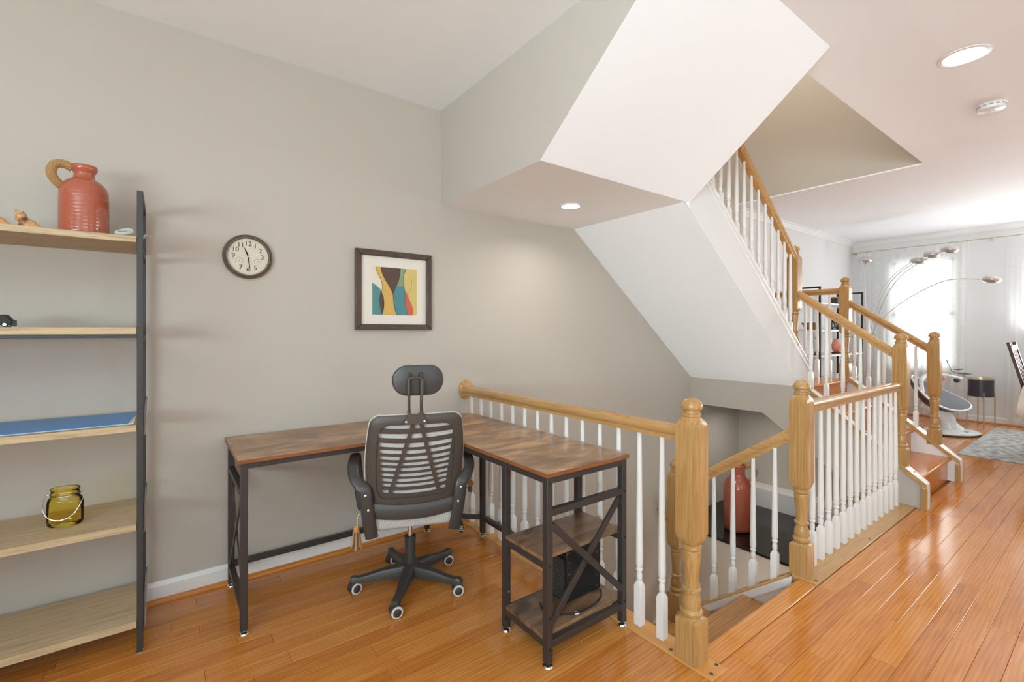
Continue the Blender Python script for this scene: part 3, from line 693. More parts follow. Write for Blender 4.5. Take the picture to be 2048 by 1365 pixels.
# clay figurines: small crouching animals with upturned heads
def figurine(loc, rz, label):
    m = MB()
    m.ell((0.0, 0, 0.018), 0.024, 0.016, 0.018, 14, 8)
    m.ell((0.020, 0, 0.010), 0.016, 0.012, 0.010, 12, 8)
    m.ell((0.036, 0.0, 0.007), 0.012, 0.006, 0.007, 10, 6)
    m.tube([(-0.006, 0, 0.02), (-0.013, 0, 0.035), (-0.016, 0, 0.042)], [0.015, 0.013, 0.010], 10)
    m.ell((-0.017, 0, 0.043), 0.014, 0.013, 0.011, 12, 8)
    m.ell((-0.024, 0, 0.036), 0.009, 0.009, 0.007, 10, 6)
    for s in (-1, 1):
        m.tube([(-0.014, s * 0.009, 0.050), (-0.020, s * 0.013, 0.058), (-0.025, s * 0.015, 0.063)], [0.005, 0.004, 0.0012], 8)
        m.ell((-0.012, s * 0.012, 0.007), 0.012, 0.006, 0.007, 10, 6)
    o = m.build('clay_figurine', M['terracotta'])
    rm = o.modifiers.new('skin', 'REMESH'); rm.mode = 'VOXEL'; rm.voxel_size = 0.0016; rm.use_smooth_shade = True
    o.location = loc; o.rotation_euler = (0, 0, rz); o.scale = (1.25, 1.25, 1.2)
    return tag(o, label, 'figurine', 'clay figurines on the top shelf')
figurine((-0.412, 2.49, 1.6578), R(-25), 'small painted clay animal figurine next to the orange jug on the top shelf')
figurine((-0.492, 2.49, 1.6578), R(-25), 'small painted clay animal figurine cut off by the picture edge')
# cord coil with loose end
rc = thing('cord_coil', 'white twisted cord tied in a loop at the end of the top shelf', 'cord', (-0.13, 2.47, 1.6575))
lp = [(-0.132 + 0.024 * math.cos(a) * 1.0, 2.47 + 0.02 * math.sin(a), 1.6735 + 0.012 * (1 + math.sin(a + 0.5))) for a in [2 * math.pi * i / 28 for i in range(28)]]
def twisted(m, path, r, closed=False, turns=1.3):
    n = len(path)
    for ph in (0, 2.09, 4.18):
        st = []
        for i in range(n):
            p = Vector(path[i]); q = Vector(path[(i + 1) % n] if closed or i < n - 1 else path[i]); o = Vector(path[i - 1] if closed or i > 0 else path[i])
            tg = (q - o).normalized(); sd = tg.cross(Vector((0, 0.3, 1))).normalized(); nn = sd.cross(tg); a = ph + i * turns
            st.append(p + (sd * math.cos(a) + nn * math.sin(a)) * r * 0.55)
        m.tube(st, r * 0.55, 6, closed)
tm = MB(); fine = cr_spline(lp, 4, True); twisted(tm, fine, 0.0065, True, 0.45); tm.build('loop', M['greyrope'], rc)
tm = MB(); twisted(tm, cr_spline([(-0.112, 2.47, 1.664), (-0.095, 2.455, 1.664), (-0.070, 2.44, 1.664), (-0.062, 2.43, 1.672), (-0.056, 2.42, 1.668)], 8), 0.005, False, 0.8)
for a in range(7):
    tm.tube([(-0.057, 2.42, 1.668), (-0.046 + 0.004 * math.sin(a), 2.412 + 0.004 * math.cos(a * 2), 1.662 + 0.004 * math.sin(a * 1.7))], 0.0014, 4)
tm.build('loose_end', M['greyrope'], rc)
# black compact camera-like gadget
gc = thing('toy_car', 'small black toy car lying at the left end of the second shelf', 'toy', (-0.50, 2.50, 1.295))
MB().prism([(-0.57, 1.303), (-0.452, 1.303), (-0.448, 1.318), (-0.458, 1.326), (-0.468, 1.342), (-0.50, 1.336), (-0.57, 1.326)], 'Y', 2.47, 2.53).build('body', M['blackm'], gc, bevel=0.003)
MB().box(-0.456, -0.4465, 2.475, 2.525, 1.2985, 1.322).build('bumper', plain('dark_green_plastic', srgb(44, 58, 54), 0.4), gc, bevel=0.002)
for xx in (-0.468, -0.545):
    for yy in (2.469, 2.531):
        wv = MB().lathe([(0.0085, -0.004), (0.0095, 0), (0.0085, 0.004)], (0, 0, 0), 16).build('wheel', M['blackm'], gc, local=True)
        wv.location = Vector((xx, yy, 1.3046)) - gc.location; wv.rotation_euler = (R(90), 0, 0)
        hb = MB().lathe([(0.0055, -0.0046), (0.0055, 0.0046)], (0, 0, 0), 12).build('hub', M['screw'], wv, local=True)
# blue board on the third shelf
bb = thing('blue_folder', 'flat blue folder lying across the third shelf', 'folder', (-0.6, 2.55, 0.908))
MB().box(-1.10, -0.100, 2.395, 2.70, 0.9095, 0.9135).build('pages', M['paper'], bb, smooth=False)
MB().prism([(-1.105, 2.39), (-0.118, 2.39), (-0.094, 2.705), (-1.105, 2.705)], 'Z', 0.9136, 0.9165).build('cover', M['blue'], bb, bevel=0.001)
# amber jar
jr = thing('glass_jar', 'amber glass jar with a twisted wire handle on the fourth shelf', 'jar', (-0.315, 2.53, 0.5155), R(-12))
jp = []
for r, z in ((0.0, 0.002), (0.044, 0.002), (0.0495, 0.010), (0.0505, 0.03), (0.0505, 0.085), (0.049, 0.098), (0.0445, 0.110), (0.040, 0.115), (0.039, 0.118), (0.042, 0.121), (0.042, 0.126), (0.039, 0.129), (0.0385, 0.140), (0.041, 0.143), (0.041, 0.147), (0.0375, 0.149)):
    jp.append((r, z, 0.0))
MB().lathe(jp, (0, 0, 0), 36, cap=False, sx=1.12, sy=0.72).build('glass_body', M['amber'], jr, local=True, angle=60)
wm = MB()
ring = [(0.041 * math.cos(a), 0.041 * 0.74 * math.sin(a), 0.119) for a in [2 * math.pi * i / 30 for i in range(30)]]
wm.tube(ring, 0.0012, 6, True)
for s in (-1, 1):
    wm.tube([(s * 0.040, 0, 0.119), (s * 0.050, 0, 0.121), (s * 0.058, 0, 0.127), (s * 0.060, 0, 0.134), (s * 0.056, 0, 0.130), (s * 0.059, 0, 0.120)], 0.0013, 6)
bail = [(0.059 * math.cos(a), -0.030 - 0.012 * math.sin(-a), 0.122 - 0.088 * math.sin(a) ** 0.8) for a in [math.pi * i / 40 for i in range(41)]]
bail = [(p[0], -0.046 * min(1, (abs(i - 20) < 20) * (1 - (abs(i - 20) / 20) ** 4)), p[2]) for i, p in enumerate(bail)]
twisted(wm, bail, 0.0017, False, 0.9)
wm.build('wire_handle', M['chrome'], jr, local=True)

# ================================================================ WALL CLOCK
ck = thing('wall_clock', 'round wall clock with dark wood-look rim and cream dial', 'clock', (0.347, YW, 1.667))
def facing(m):  # lathe axis Z -> towards the room (-Y)
    m.v = [(p[0], -p[2], p[1]) for p in m.v]; return m
M['clockrim'] = wood('bronze_rim', [srgb(84, 70, 58), srgb(118, 100, 82)], 'X', 30, 2, 0.35)
facing(MB().lathe([(0.113, 0.0), (0.115, 0.012), (0.112, 0.022), (0.106, 0.026), (0.104, 0.024), (0.101, 0.030), (0.097, 0.030), (0.094, 0.024), (0.0935, 0.016)], (0, 0, 0), 64, cap=False)).build('rim', M['clockrim'], ck, local=True, angle=50)
M['dial'] = plain('cream_dial', srgb(212, 204, 186), 0.6)
M['ink'] = plain('dark_ink', srgb(66, 56, 46), 0.6); M['palink'] = plain('faded_ink', srgb(168, 156, 138), 0.7)
dial = facing(MB().lathe([(0.0, 0.012), (0.0945, 0.012), (0.0945, 0.016), (0.0, 0.0162)], (0, 0, 0), 48)).build('dial', M['dial'], ck, local=True)
def put_text(txt, size, x, z, y, mat, par, name='numeral'):
    o = bpy.data.objects.new(name, text_mesh(txt, size, mat)); C.objects.link(o); o.parent = par; o.location = (x, y, z); o.rotation_euler = (R(90), 0, 0)
    return o
for h in (12, 1, 2, 3, 5, 6, 7, 9, 10, 11):
    a = R(90 - 30 * h); put_text(str(h), 0.033 if h != 12 else 0.036, 0.066 * math.cos(a), 0.066 * math.sin(a), -0.0168, M['ink'], dial)
tk = MB()
for i in range(60):
    a = 2 * math.pi * i / 60; l = 0.004 if i % 5 else 0.007
    c, s = math.cos(a), math.sin(a); tk.bar((0.0855 * c, -0.0165, 0.0855 * s), ((0.0855 + l) * c, -0.0165, (0.0855 + l) * s), 0.0007, 0.0006, (0, 1, 0))
for sx in (-0.040, 0.044):
    for i in range(40):
        a = R(-40 + 260 * i / 39); c, s = math.cos(a), math.sin(a)
        tk.bar((sx + 0.014 * c, -0.0165, -0.024 + 0.014 * s), (sx + 0.018 * c, -0.0165, -0.024 + 0.018 * s), 0.0006, 0.0006, (0, 1, 0))
    tk.bar((sx, -0.0168, -0.024), (sx + 0.004, -0.0168, -0.012), 0.0012, 0.0008, (0, 1, 0))
    tk.ell((sx, -0.0168, -0.024), 0.002, 0.001, 0.002, 10, 6)
tk.build('dial_marks', M['palink'], dial, local=True, smooth=False)
def hand(ang, L, w):
    m = MB(); a = R(90 - ang); d = Vector((math.cos(a), 0, math.sin(a))); n = Vector((-d.z, 0, d.x)); y = Vector((0, -0.0195, 0))
    pts = [d * -0.012 + n * w * 0.5, d * -0.012 - n * w * 0.5, d * L * 0.35 - n * w, d * L, d * L * 0.35 + n * w]
    m.add([tuple(p + y) for p in pts] + [tuple(p + y + Vector((0, -0.001, 0))) for p in pts], [(0, 1, 2, 3, 4), (9, 8, 7, 6, 5)] + [(i, (i + 1) % 5, 5 + (i + 1) % 5, 5 + i) for i in range(5)])
    m.build('clock_hand', M['blackm'], ck, local=True, smooth=False)
hand(339, 0.056, 0.0035); hand(173, 0.078, 0.0028)
facing(MB().lathe([(0.004, 0.017), (0.004, 0.022), (0, 0.0225)], (0, 0, 0), 14)).build('hand_pin', M['brass'], ck, local=True)

# ================================================================ FRAMED PICTURE
pf = thing('framed_picture', 'square dark brown framed abstract print with cream mat on the wall', 'picture', (1.147, YW, 1.53))
pw, ph = 0.247, 0.243
M['frame'] = wood('brown_frame', [srgb(58, 44, 36), srgb(92, 72, 60)], 'Z', 9, 8, 0.35)
for (nm, poly) in (('top', [(-pw, ph), (pw, ph), (pw - 0.036, ph - 0.036), (-pw + 0.036, ph - 0.036)]), ('bottom', [(-pw, -ph), (pw, -ph), (pw - 0.036, -ph + 0.036), (-pw + 0.036, -ph + 0.036)]),
                   ('l', [(-pw, -ph), (-pw, ph), (-pw + 0.036, ph - 0.036), (-pw + 0.036, -ph + 0.036)]), ('r', [(pw, -ph), (pw, ph), (pw - 0.036, ph - 0.036), (pw - 0.036, -ph + 0.036)])):
    MB().prism(poly, 'Y', -0.028, -0.001).build('frame_rail', M['frame'], pf, local=True, bevel=0.004)
MB().box(-pw + 0.034, pw - 0.034, -0.012, -0.004, -ph + 0.034, ph - 0.034).build('mat_board', plain('mat_board', srgb(224, 217, 205), 0.9), pf, local=True, smooth=False)
ART = {'yellow': srgb(206, 184, 112), 'cream': srgb(222, 212, 196), 'teal': srgb(84, 134, 132), 'tealb': srgb(74, 132, 140), 'sage': srgb(132, 150, 124), 'brown': srgb(86, 66, 56), 'gold': srgb(206, 168, 88), 'coral': srgb(198, 96, 70)}
am = {k: plain('print_' + k, v, 0.6) for k, v in ART.items()}; keys = list(ART)
def cv(pts): return [(p.x, p.y) for p in cr_spline([(a, b, 0) for a, b in pts], 6)]
gl = cv([(.07, 1), (.11, .86), (.19, .72), (.215, .58), (.20, .48), (.245, .34), (.25, .16), (.21, 0)])
gr_ = cv([(.54, 0), (.48, .15), (.455, .35), (.44, .45), (.38, .58), (.27, .75), (.2, .9), (.19, 1)])
tl = cv([(.61, 1), (.61, .92), (.58, .75), (.5, .56), (.46, .44), (.48, .25), (.5, .1), (.55, 0)])
tr = cv([(.79, 0), (.75, .15), (.72, .3), (.72, .5), (.69, .65), (.69, .85), (.73, .95), (.73, 1)])
shapes = [('yellow', [(0, 0), (1, 0), (1, 1), (0, 1)]), ('cream', [(0, .4), (.22, .4), (.215, .58), (.19, .72), (.11, .86), (.07, 1), (0, 1)]),
          ('teal', [(0, 0)] + cv([(.22, 0), (.15, .28), (.185, .5), (.1, .6), (0, .66)])), ('brown', cv([(.185, .5), (.15, .28), (.21, .01), (.255, .18), (.24, .38), (.20, .49)])),
          ('gold', gl + gr_), ('brown', gr_[::-1][0:1] + gr_[::-1] [1:] [:30] + cv([(.46, .46), (.5, .57), (.58, .74), (.61, .9), (.61, 1)])),
          ('tealb', tl + tr), ('sage', [p for p in tl if p[1] > .6] + [p for p in tr if p[1] > .6]), ('coral', cv([(.73, .54), (.8, .39), (.88, .22), (.91, .1), (.9, 0)]) + cv([(.79, 0), (.75, .15), (.72, .3), (.73, .54)]))]
x0, z0, sx, sz = -0.143, -0.149, 0.292, 0.292
pm = MB()
for i, (kx, poly) in enumerate(shapes):
    pm.cur = keys.index(kx)
    if i == 5: poly = [p for p in gr_ if p[1] > .45][::1] + []; poly = [q for q in poly] ; poly = poly + [(.61, 1), (.61, .9), (.58, .74), (.5, .57), (.455, .45)]
    o_ = -0.0122 - 0.0002 * i
    n_ = len(poly); pm.add([(x0 + a * sx, o_, z0 + b * sz) for a, b in poly], [tuple(range(n_))])
pm.build('print', [am[k] for k in keys], pf, local=True, smooth=False)
ln = MB()
for c in (gl, gr_, tl, tr): ln.tube([(x0 + a * sx, -0.0142, z0 + b * sz) for a, b in c], 0.0009, 4)
ln.tube([(x0 + a * sx, -0.0142, z0 + b * sz) for a, b in ((.88, .78), (.86, .6), (.8, .45))], 0.0006, 4)
ln.build('print_lines', am['brown'], pf, local=True)

# ================================================================ DESK
dk = thing('corner_desk', 'L-shaped desk with rustic brown top and dark metal frame in the corner', 'desk', (1.0, 2.3, 0))
ZT = 0.744
MB().prism([(0.243, 2.756), (0.243, 2.228), (1.06, 2.228), (1.152, 2.13), (1.152, 1.328), (1.622, 1.328), (1.622, 2.58), (1.45, 2.756)], 'Z', ZT - 0.018, ZT).build('tabletop', M['rustic'], dk, bevel=0.002)
MB().prism([(0.242, 2.757), (0.242, 2.227), (1.0595, 2.227), (1.151, 2.1295), (1.151, 1.327), (1.623, 1.327), (1.623, 2.581), (1.451, 2.757)], 'Z', ZT - 0.0165, ZT - 0.0015).build('edge_band', M['edgeband'], dk, smooth=False)
lw = 0.028; zt = ZT - 0.0182
legs = [(0.268, 2.258), (0.268, 2.722), (1.172, 1.348), (1.600, 1.348), (1.172, 1.618), (1.600, 1.618), (1.600, 2.46), (1.345, 2.722)]
foot = MB().lathe([(0.020, 0.0), (0.021, 0.003), (0.018, 0.008), (0.008, 0.012), (0.007, 0.02)], (0, 0, 0), 20).mesh('levelling_foot', M['chrome'])
for x, y in legs:
    MB().box(x - lw / 2, x + lw / 2, y - lw / 2, y + lw / 2, 0.018, zt).build('leg', M['metal'], dk, bevel=0.0015)
    inst(foot, 'levelling_foot', dk, (x, y, 0.0005))
def dbar(p, q, w=0.026, h=0.026, up=(0, 0, 1), name='frame_bar'): MB().bar(p, q, w, h, up).build(name, M['metal'], dk, bevel=0.0012)
h2 = zt - 0.013; e = lw / 2
dbar((0.268 + e, 2.258, h2), (1.06, 2.258, h2)); dbar((1.06, 2.258, h2), (1.172, 2.13, h2)); dbar((1.172, 2.13, h2), (1.172, 1.618 + e, h2))
dbar((1.172, 1.618 - e, h2), (1.172, 1.348 + e, h2)); dbar((1.172 + e, 1.348, h2), (1.6 - e, 1.348, h2)); dbar((1.6, 1.348 + e, h2), (1.6, 1.618 - e, h2))
dbar((1.6, 1.618 + e, h2), (1.6, 2.46 - e, h2)); dbar((1.592, 2.474, h2), (1.352, 2.709, h2)); dbar((1.345 - e, 2.722, h2), (0.268 + e, 2.722, h2)); dbar((0.268, 2.258 + e, h2), (0.268, 2.722 - e, h2))
dbar((0.268 + e, 2.722, 0.112), (1.345 - e, 2.722, 0.112)); dbar((1.352, 2.709, 0.112), (1.592, 2.474, 0.112)); dbar((1.6, 2.46 - e, 0.112), (1.6, 1.618 + e, 0.112))
# end frames with crossed braces
dbar((0.268, 2.258 + e, 0.592), (0.268, 2.722 - e, 0.592)); dbar((0.268, 2.258 + e, 0.10), (0.268, 2.722 - e, 0.10))
dbar((0.268, 2.258 + e, 0.115), (0.268, 2.722 - e, 0.578), 0.006, 0.022, name='cross_brace'); dbar((0.261, 2.258 + e, 0.578), (0.261, 2.722 - e, 0.115), 0.006, 0.022, name='cross_brace')
dbar((1.172 + e, 1.348, 0.587), (1.6 - e, 1.348, 0.587)); dbar((1.172 + e, 1.348, 0.088), (1.6 - e, 1.348, 0.088))
dbar((1.172 + e, 1.351, 0.15), (1.6 - e, 1.351, 0.56), 0.012, 0.026, name='cross_brace'); dbar((1.172 + e, 1.338, 0.54), (1.6 - e, 1.338, 0.165), 0.012, 0.026, name='cross_brace')
for z in (0.385, 0.088):
    dbar((1.172, 1.348 + e, z), (1.172, 1.618 - e, z)); dbar((1.6, 1.348 + e, z), (1.6, 1.618 - e, z))
    dbar((1.172 + e, 1.618, z), (1.6 - e, 1.618, z))
for z in (0.399, 0.1015):
    MB().prism([(1.159, 1.363), (1.613, 1.363), (1.613, 1.603), (1.159, 1.603)], 'Z', z, z + 0.015).build('lower_shelf', M['rustic'], dk, bevel=0.0015)
for (x, z) in ((1.172, 0.70), (1.172, 0.385), (1.172, 0.19), (1.172, 0.07), (1.6, 0.587), (1.6, 0.385), (1.6, 0.11)):
    s_ = facing(MB().lathe([(0.006, 0), (0.0055, 0.0025), (0.002, 0.004), (0, 0.004)], (0, 0, 0), 12)).build('bolt', M['blackm'], dk, local=True)
    s_.location = Vector((x, 1.334, z)) - dk.location
s_ = facing(MB().lathe([(0.006, 0), (0.0055, 0.0025), (0, 0.004)], (0, 0, 0), 12)).build('bolt', M['screw'], dk, local=True); s_.location = Vector((1.176, 1.604, 0.17)) - dk.location

# black heater on the bottom shelf
ht = thing('metal_box_heater', 'black metal box with rounded edges and a mesh end on the bottom desk shelf', 'heater', (1.49, 1.5, 0.1175))
def rrect(y0, y1, z0, z1, r, n=6):
    o = [(y0, z0), (y1, z0)]
    for cy, cz, a0 in ((y1 - r, z1 - r, 0), (y0 + r, z1 - r, 90)):
        for i in range(n + 1):
            a = R(a0 + 90 * i / n); o.append((cy + r * math.cos(a), cz + r * math.sin(a)))
    return o
MB().prism([(a, b) for a, b in rrect(1.372, 1.580, 0.122, 0.352, 0.035)], 'Y', 1.455, 1.595).build('casing', plain('black_enamel', srgb(40, 44, 44), 0.3, 0.3), ht, bevel=0.004)
gm = MB()
gm.box(1.3665, 1.3715, 1.462, 1.588, 0.13, 0.305)
gm.build('grille_back', M['blackm'], ht, smooth=False)
gm = MB()
for i in range(-12, 16):
    for s in (1, -1):
        ya, za, yb, zb = 1.462 + i * 0.0125, 0.13, 1.462 + i * 0.0125 + s * 0.12, 0.305
        pts = []
        for t in [q / 24 for q in range(25)]:
            yy, zz = ya + (yb - ya) * t, za + (zb - za) * t
            if 1.462 <= yy <= 1.588: pts.append((1.3655, yy, zz))
        if len(pts) > 1: gm.bar(pts[0], pts[-1], 0.0018, 0.0016, (1, 0, 0))
gm.build('mesh_grille', plain('grille_wire', srgb(120, 120, 118), 0.4, 0.6), ht, smooth=False)
for x in (1.39, 1.40, 1.56):
    for z in (0.14, 0.19, 0.24, 0.29, 0.33):
        if 1.40 > x or x > 1.5:
            rv = facing(MB().lathe([(0.003, 0), (0.0025, 0.0015), (0, 0.002)], (0, 0, 0), 8)).build('rivet', M['screw'], ht, local=True); rv.location = Vector((x - 0.004, 1.4545, z)) - ht.location
for x in (1.385, 1.565): MB().box(x - 0.01, x + 0.01, 1.46, 1.59, 0.1175, 0.123).build('foot', M['blackm'], ht, smooth=False)
lp = [(1.42 + 0.155 * math.cos(a), 1.475 + 0.098 * math.sin(a), 0.1195 + 0.0022) for a in [R(150 + 10 * i) for i in range(20)]]
pc = MB().tube(lp, 0.003, 8).build('power_cord', M['blackm']); tag(pc, 'thin black cord curled round the box on the bottom desk shelf', 'cord')
pt = thing('cord_tag', 'small white plug tag beside the curled cord on the bottom desk shelf', 'tag', (1.36, 1.385, 0.1175))
MB().prism([(1.35, 1.378), (1.368, 1.374), (1.375, 1.388), (1.362, 1.398), (1.352, 1.392)], 'Z', 0.1175, 0.1205).build('tag_body', M['gloss_white'], pt, bevel=0.001)
# ================================================================ OFFICE CHAIR
ch_ = thing('office_chair', 'black plastic and grey mesh office chair on casters, seen from behind at the desk', 'chair', (0.995, 2.20, 0), R(-20))
def lb_(m, name, mat, par=None, **kw): return m.build(name, mat, par or ch_, local=True, **kw)
# star base
for k_ in range(5):
    a = R(36 + 72 * k_); d = Vector((math.cos(a), math.sin(a), 0)); n = Vector((-d.y, d.x, 0)); rings = []
    for r, zt_, zb_, w_ in ((0.0, 0.112, 0.058, 0.030), (0.06, 0.110, 0.052, 0.027), (0.13, 0.100, 0.055, 0.022), (0.20, 0.086, 0.052, 0.019), (0.245, 0.080, 0.050, 0.018), (0.27, 0.085, 0.056, 0.019), (0.285, 0.080, 0.060, 0.013)):
        ring = []
        for ww, zz in ((-1, zb_), (1, zb_), (1, zt_ - 0.010), (0.75, zt_ - 0.002), (0, zt_), (-0.75, zt_ - 0.002), (-1, zt_ - 0.010)): ring.append(tuple(d * r + n * (w_ * ww) + Vector((0, 0, zz))))
        rings.append(ring)
    lb_(MB().loft(rings), 'base_leg', M['black'], angle=45)
hood = MB(); rings = []
for xx in (-0.0215, -0.019, 0.019, 0.0215):
    rr = 0.0265 if abs(xx) > 0.02 else 0.029
    rings.append([(xx, rr * math.cos(R(t)), 0.0285 + rr * math.sin(R(t))) for t in range(35, 236, 20)] + [(xx, -0.006, 0.012), (xx, 0.008, 0.020)])
hood.loft(rings); hood.lathe([(0.007, 0.04), (0.007, 0.062)], (0, 0, 0), 10)
HOOD = hood.mesh('caster', M['black'])
wh = MB(); wh.lathe([(0.019, -0.007), (0.0245, -0.007), (0.027, -0.004), (0.027, 0.004), (0.0245, 0.007), (0.019, 0.007)], (0, 0, 0), 24, cap=False); wh.v = [(p[2], p[0], p[1]) for p in wh.v]; TYRE = wh.mesh('tyre', M['wheelring'])
wh = MB(); wh.lathe([(0.0, -0.0085), (0.017, -0.008), (0.0212, -0.0055), (0.0212, 0.0055), (0.017, 0.008), (0, 0.0085)], (0, 0, 0), 20, cap=False); wh.v = [(p[2], p[0], p[1]) for p in wh.v]; HUB = wh.mesh('wheel_hub', M['black'])
for k_, ca in enumerate((-85, -50, -60, -76, -90)):
    a = R(36 + 72 * k_); c = bpy.data.objects.new('caster', HOOD); C.objects.link(c); c.parent = ch_; c.location = (0.266 * math.cos(a), 0.266 * math.sin(a), 0.0); c.rotation_euler = (0, 0, R(ca))
    for s in (-1, 1):
        for nm, me in (('tyre', TYRE), ('wheel_hub', HUB)):
            o = bpy.data.objects.new(nm, me); C.objects.link(o); o.parent = c; o.location = (s * 0.0185, 0.0, 0.0275)
lb_(MB().lathe([(0.042, 0.058), (0.042, 0.108), (0.032, 0.114), (0.0265, 0.116), (0.0265, 0.236), (0.0285, 0.238), (0.0285, 0.250), (0.016, 0.252)], (0, 0, 0), 28), 'column_sleeve', M['black'])
lb_(MB().lathe([(0.0145, 0.25), (0.0145, 0.362)], (0, 0, 0), 20), 'gas_lift', M['chrome'])
lb_(MB().rbox((0, -0.01, 0.361), 0.10, 0.13, 0.012, 0.02), 'seat_plate', M['black'])
lb_(MB().rbox((0, 0.025, 0.412), 0.225, 0.245, 0.038, 0.06, crown=0.02), 'seat', M['seat'])
# backrest surface
def bk(s, z, dy=0.0):
    t = (z - 0.45) / 0.46
    return (s + 0.012 * t, -0.222 - 0.055 * t + 0.30 * s * s * 1.6 + dy, z)
def hw(z):  # outer half width
    t = (z - 0.45) / 0.46
    return 0.194 + 0.026 * math.sin(min(1, max(0, t)) * math.pi * 0.92)
# outer frame: closed band
outl = []
zs_b, zs_t = 0.452, 0.905
for i in range(0, 9): outl.append((-1 + 2 * i / 8, 'b'))
def frame_loop(inset):
    pts = []; rc_ = 0.05
    W = lambda z: hw(z) - inset
    zb_, zt_ = zs_b + inset * 1.6, zs_t - inset
    for i in range(7): a = R(180 + 90 * i / 6); pts.append((-W(zb_ + rc_) + rc_ + rc_ * math.cos(a), zb_ + rc_ + rc_ * math.sin(a)))
    for i in range(1, 8): pts.append((-W(zb_) + rc_ + (2 * (W(zb_) - rc_)) * i / 8, zb_))
    for i in range(7): a = R(270 + 90 * i / 6); pts.append((W(zb_ + rc_) - rc_ + rc_ * math.cos(a), zb_ + rc_ + rc_ * math.sin(a)))
    for i in range(1, 8): z = zb_ + rc_ + (zt_ - zb_ - 2 * rc_) * i / 8; pts.append((W(z), z))
    for i in range(7): a = R(0 + 90 * i / 6); pts.append((W(zt_ - rc_) - rc_ + rc_ * math.cos(a), zt_ - rc_ + rc_ * math.sin(a)))
    for i in range(1, 8): pts.append((W(zt_) - rc_ - (2 * (W(zt_) - rc_)) * i / 8, zt_))
    for i in range(7): a = R(90 + 90 * i / 6); pts.append((-W(zt_ - rc_) + rc_ + rc_ * math.cos(a), zt_ - rc_ + rc_ * math.sin(a)))
    for i in range(1, 8): z = zt_ - rc_ - (zt_ - zb_ - 2 * rc_) * i / 8; pts.append((-W(z), z))
    return pts
o0, o1, o2 = frame_loop(0.0), frame_loop(0.012), frame_loop(0.044)
rings = [[bk(*p, dy=0.012) for p in o0], [bk(*p, dy=-0.004) for p in o0], [bk(*p, dy=-0.012) for p in o1], [bk(*p, dy=-0.010) for p in o2], [bk(*p, dy=0.004) for p in o2], [bk(*p, dy=0.012) for p in o2]]
br = lb_(MB().loft(rings, cap=False, closed=True), 'backrest', M['blackb'], angle=40)
rows = [0.852, 0.807, 0.764, 0.733, 0.703, 0.677, 0.652, 0.626, 0.602, 0.578, 0.547]
hts = [0.023, 0.023, 0.0215, 0.0185, 0.017, 0.016, 0.016, 0.016, 0.016, 0.016, 0.017]
edges = [0.885] + [v for r_, h_ in zip(rows, hts) for v in (r_ + h_ / 2, r_ - h_ / 2)] + [0.505]
SW = lambda z: 0.172 - 0.030 * (0.86 - z) / 0.32
for i in range(0, len(edges), 2):
    ztop, zbot = edges[i], edges[i + 1]; rings = []; arc = (0.006, 0.008, 0.012, 0.015)[min(i // 2, 3)]
    for q in range(17):
        u = -1 + 2 * q / 16; W = hw((ztop + zbot) / 2) - 0.035; s = W * u; up = arc * u * u
        zt_, zb_ = ztop + (up if i > 0 else 0.0), zbot + (up if i < len(edges) - 2 else 0.0)
        rings.append([bk(s, zb_, -0.002), bk(s, zt_, -0.002), bk(s, zt_, 0.008), bk(s, zb_, 0.008)])
    lb_(MB().loft(rings), 'slat', M['blackb'], br, angle=40)
for s_ in (-1, 1):
    rings = []
    for q in range(13):
        z = 0.885 - (0.885 - 0.51) * q / 12; x = s_ * (0.012 + 0.108 * (q / 12) ** 1.05); hwid = 0.009
        rings.append([bk(x - hwid, z, -0.004), bk(x + hwid, z, -0.004), bk(x + hwid, z, 0.008), bk(x - hwid, z, 0.008)])
    lb_(MB().loft(rings), 'rib', M['blackb'], br, angle=40)
    rings = []
    for q in range(13):
        z = 0.885 - (0.885 - 0.51) * q / 12; a_, b_ = SW(z), hw(z) - 0.032
        rings.append([bk(s_ * a_, z + 0.016, -0.003), bk(s_ * b_, z + 0.016, -0.003), bk(s_ * b_, z + 0.016, 0.008), bk(s_ * a_, z + 0.016, 0.008)])
    lb_(MB().loft(rings), 'side_panel', M['blackb'], br, angle=40)
lb_(MB().sheet([[bk(hw(z) * 0.93 * (-1 + 2 * q / 16), z, 0.0135) for q in range(17)] for z in [0.46 + 0.425 * k_ / 12 for k_ in range(13)]]), 'mesh_panel', M['mesh'], br)
rings = [[bk(*p, dy=0.018) for p in frame_loop(-0.004)], [bk(*p, dy=0.008) for p in frame_loop(-0.004)], [bk(*p, dy=0.008) for p in o1], [bk(*p, dy=0.018) for p in o1]]
lb_(MB().loft(rings, cap=False, closed=True), 'fabric_edge', M['mesh'], br)
# lumbar cross member below the slots
rings = []
for q in range(17):
    u = -1 + 2 * q / 16; s = 0.205 * u; sag = -0.020 * (1 - u * u)
    rings.append([bk(s, 0.438 + sag, -0.010), bk(s, 0.446 + sag, -0.026), bk(s, 0.490 + sag, -0.030), bk(s, 0.512 + sag, -0.016), bk(s, 0.512 + sag, 0.004), bk(s, 0.438 + sag, 0.004)])
lb_(MB().loft(rings), 'cross_member', M['black'], angle=50)
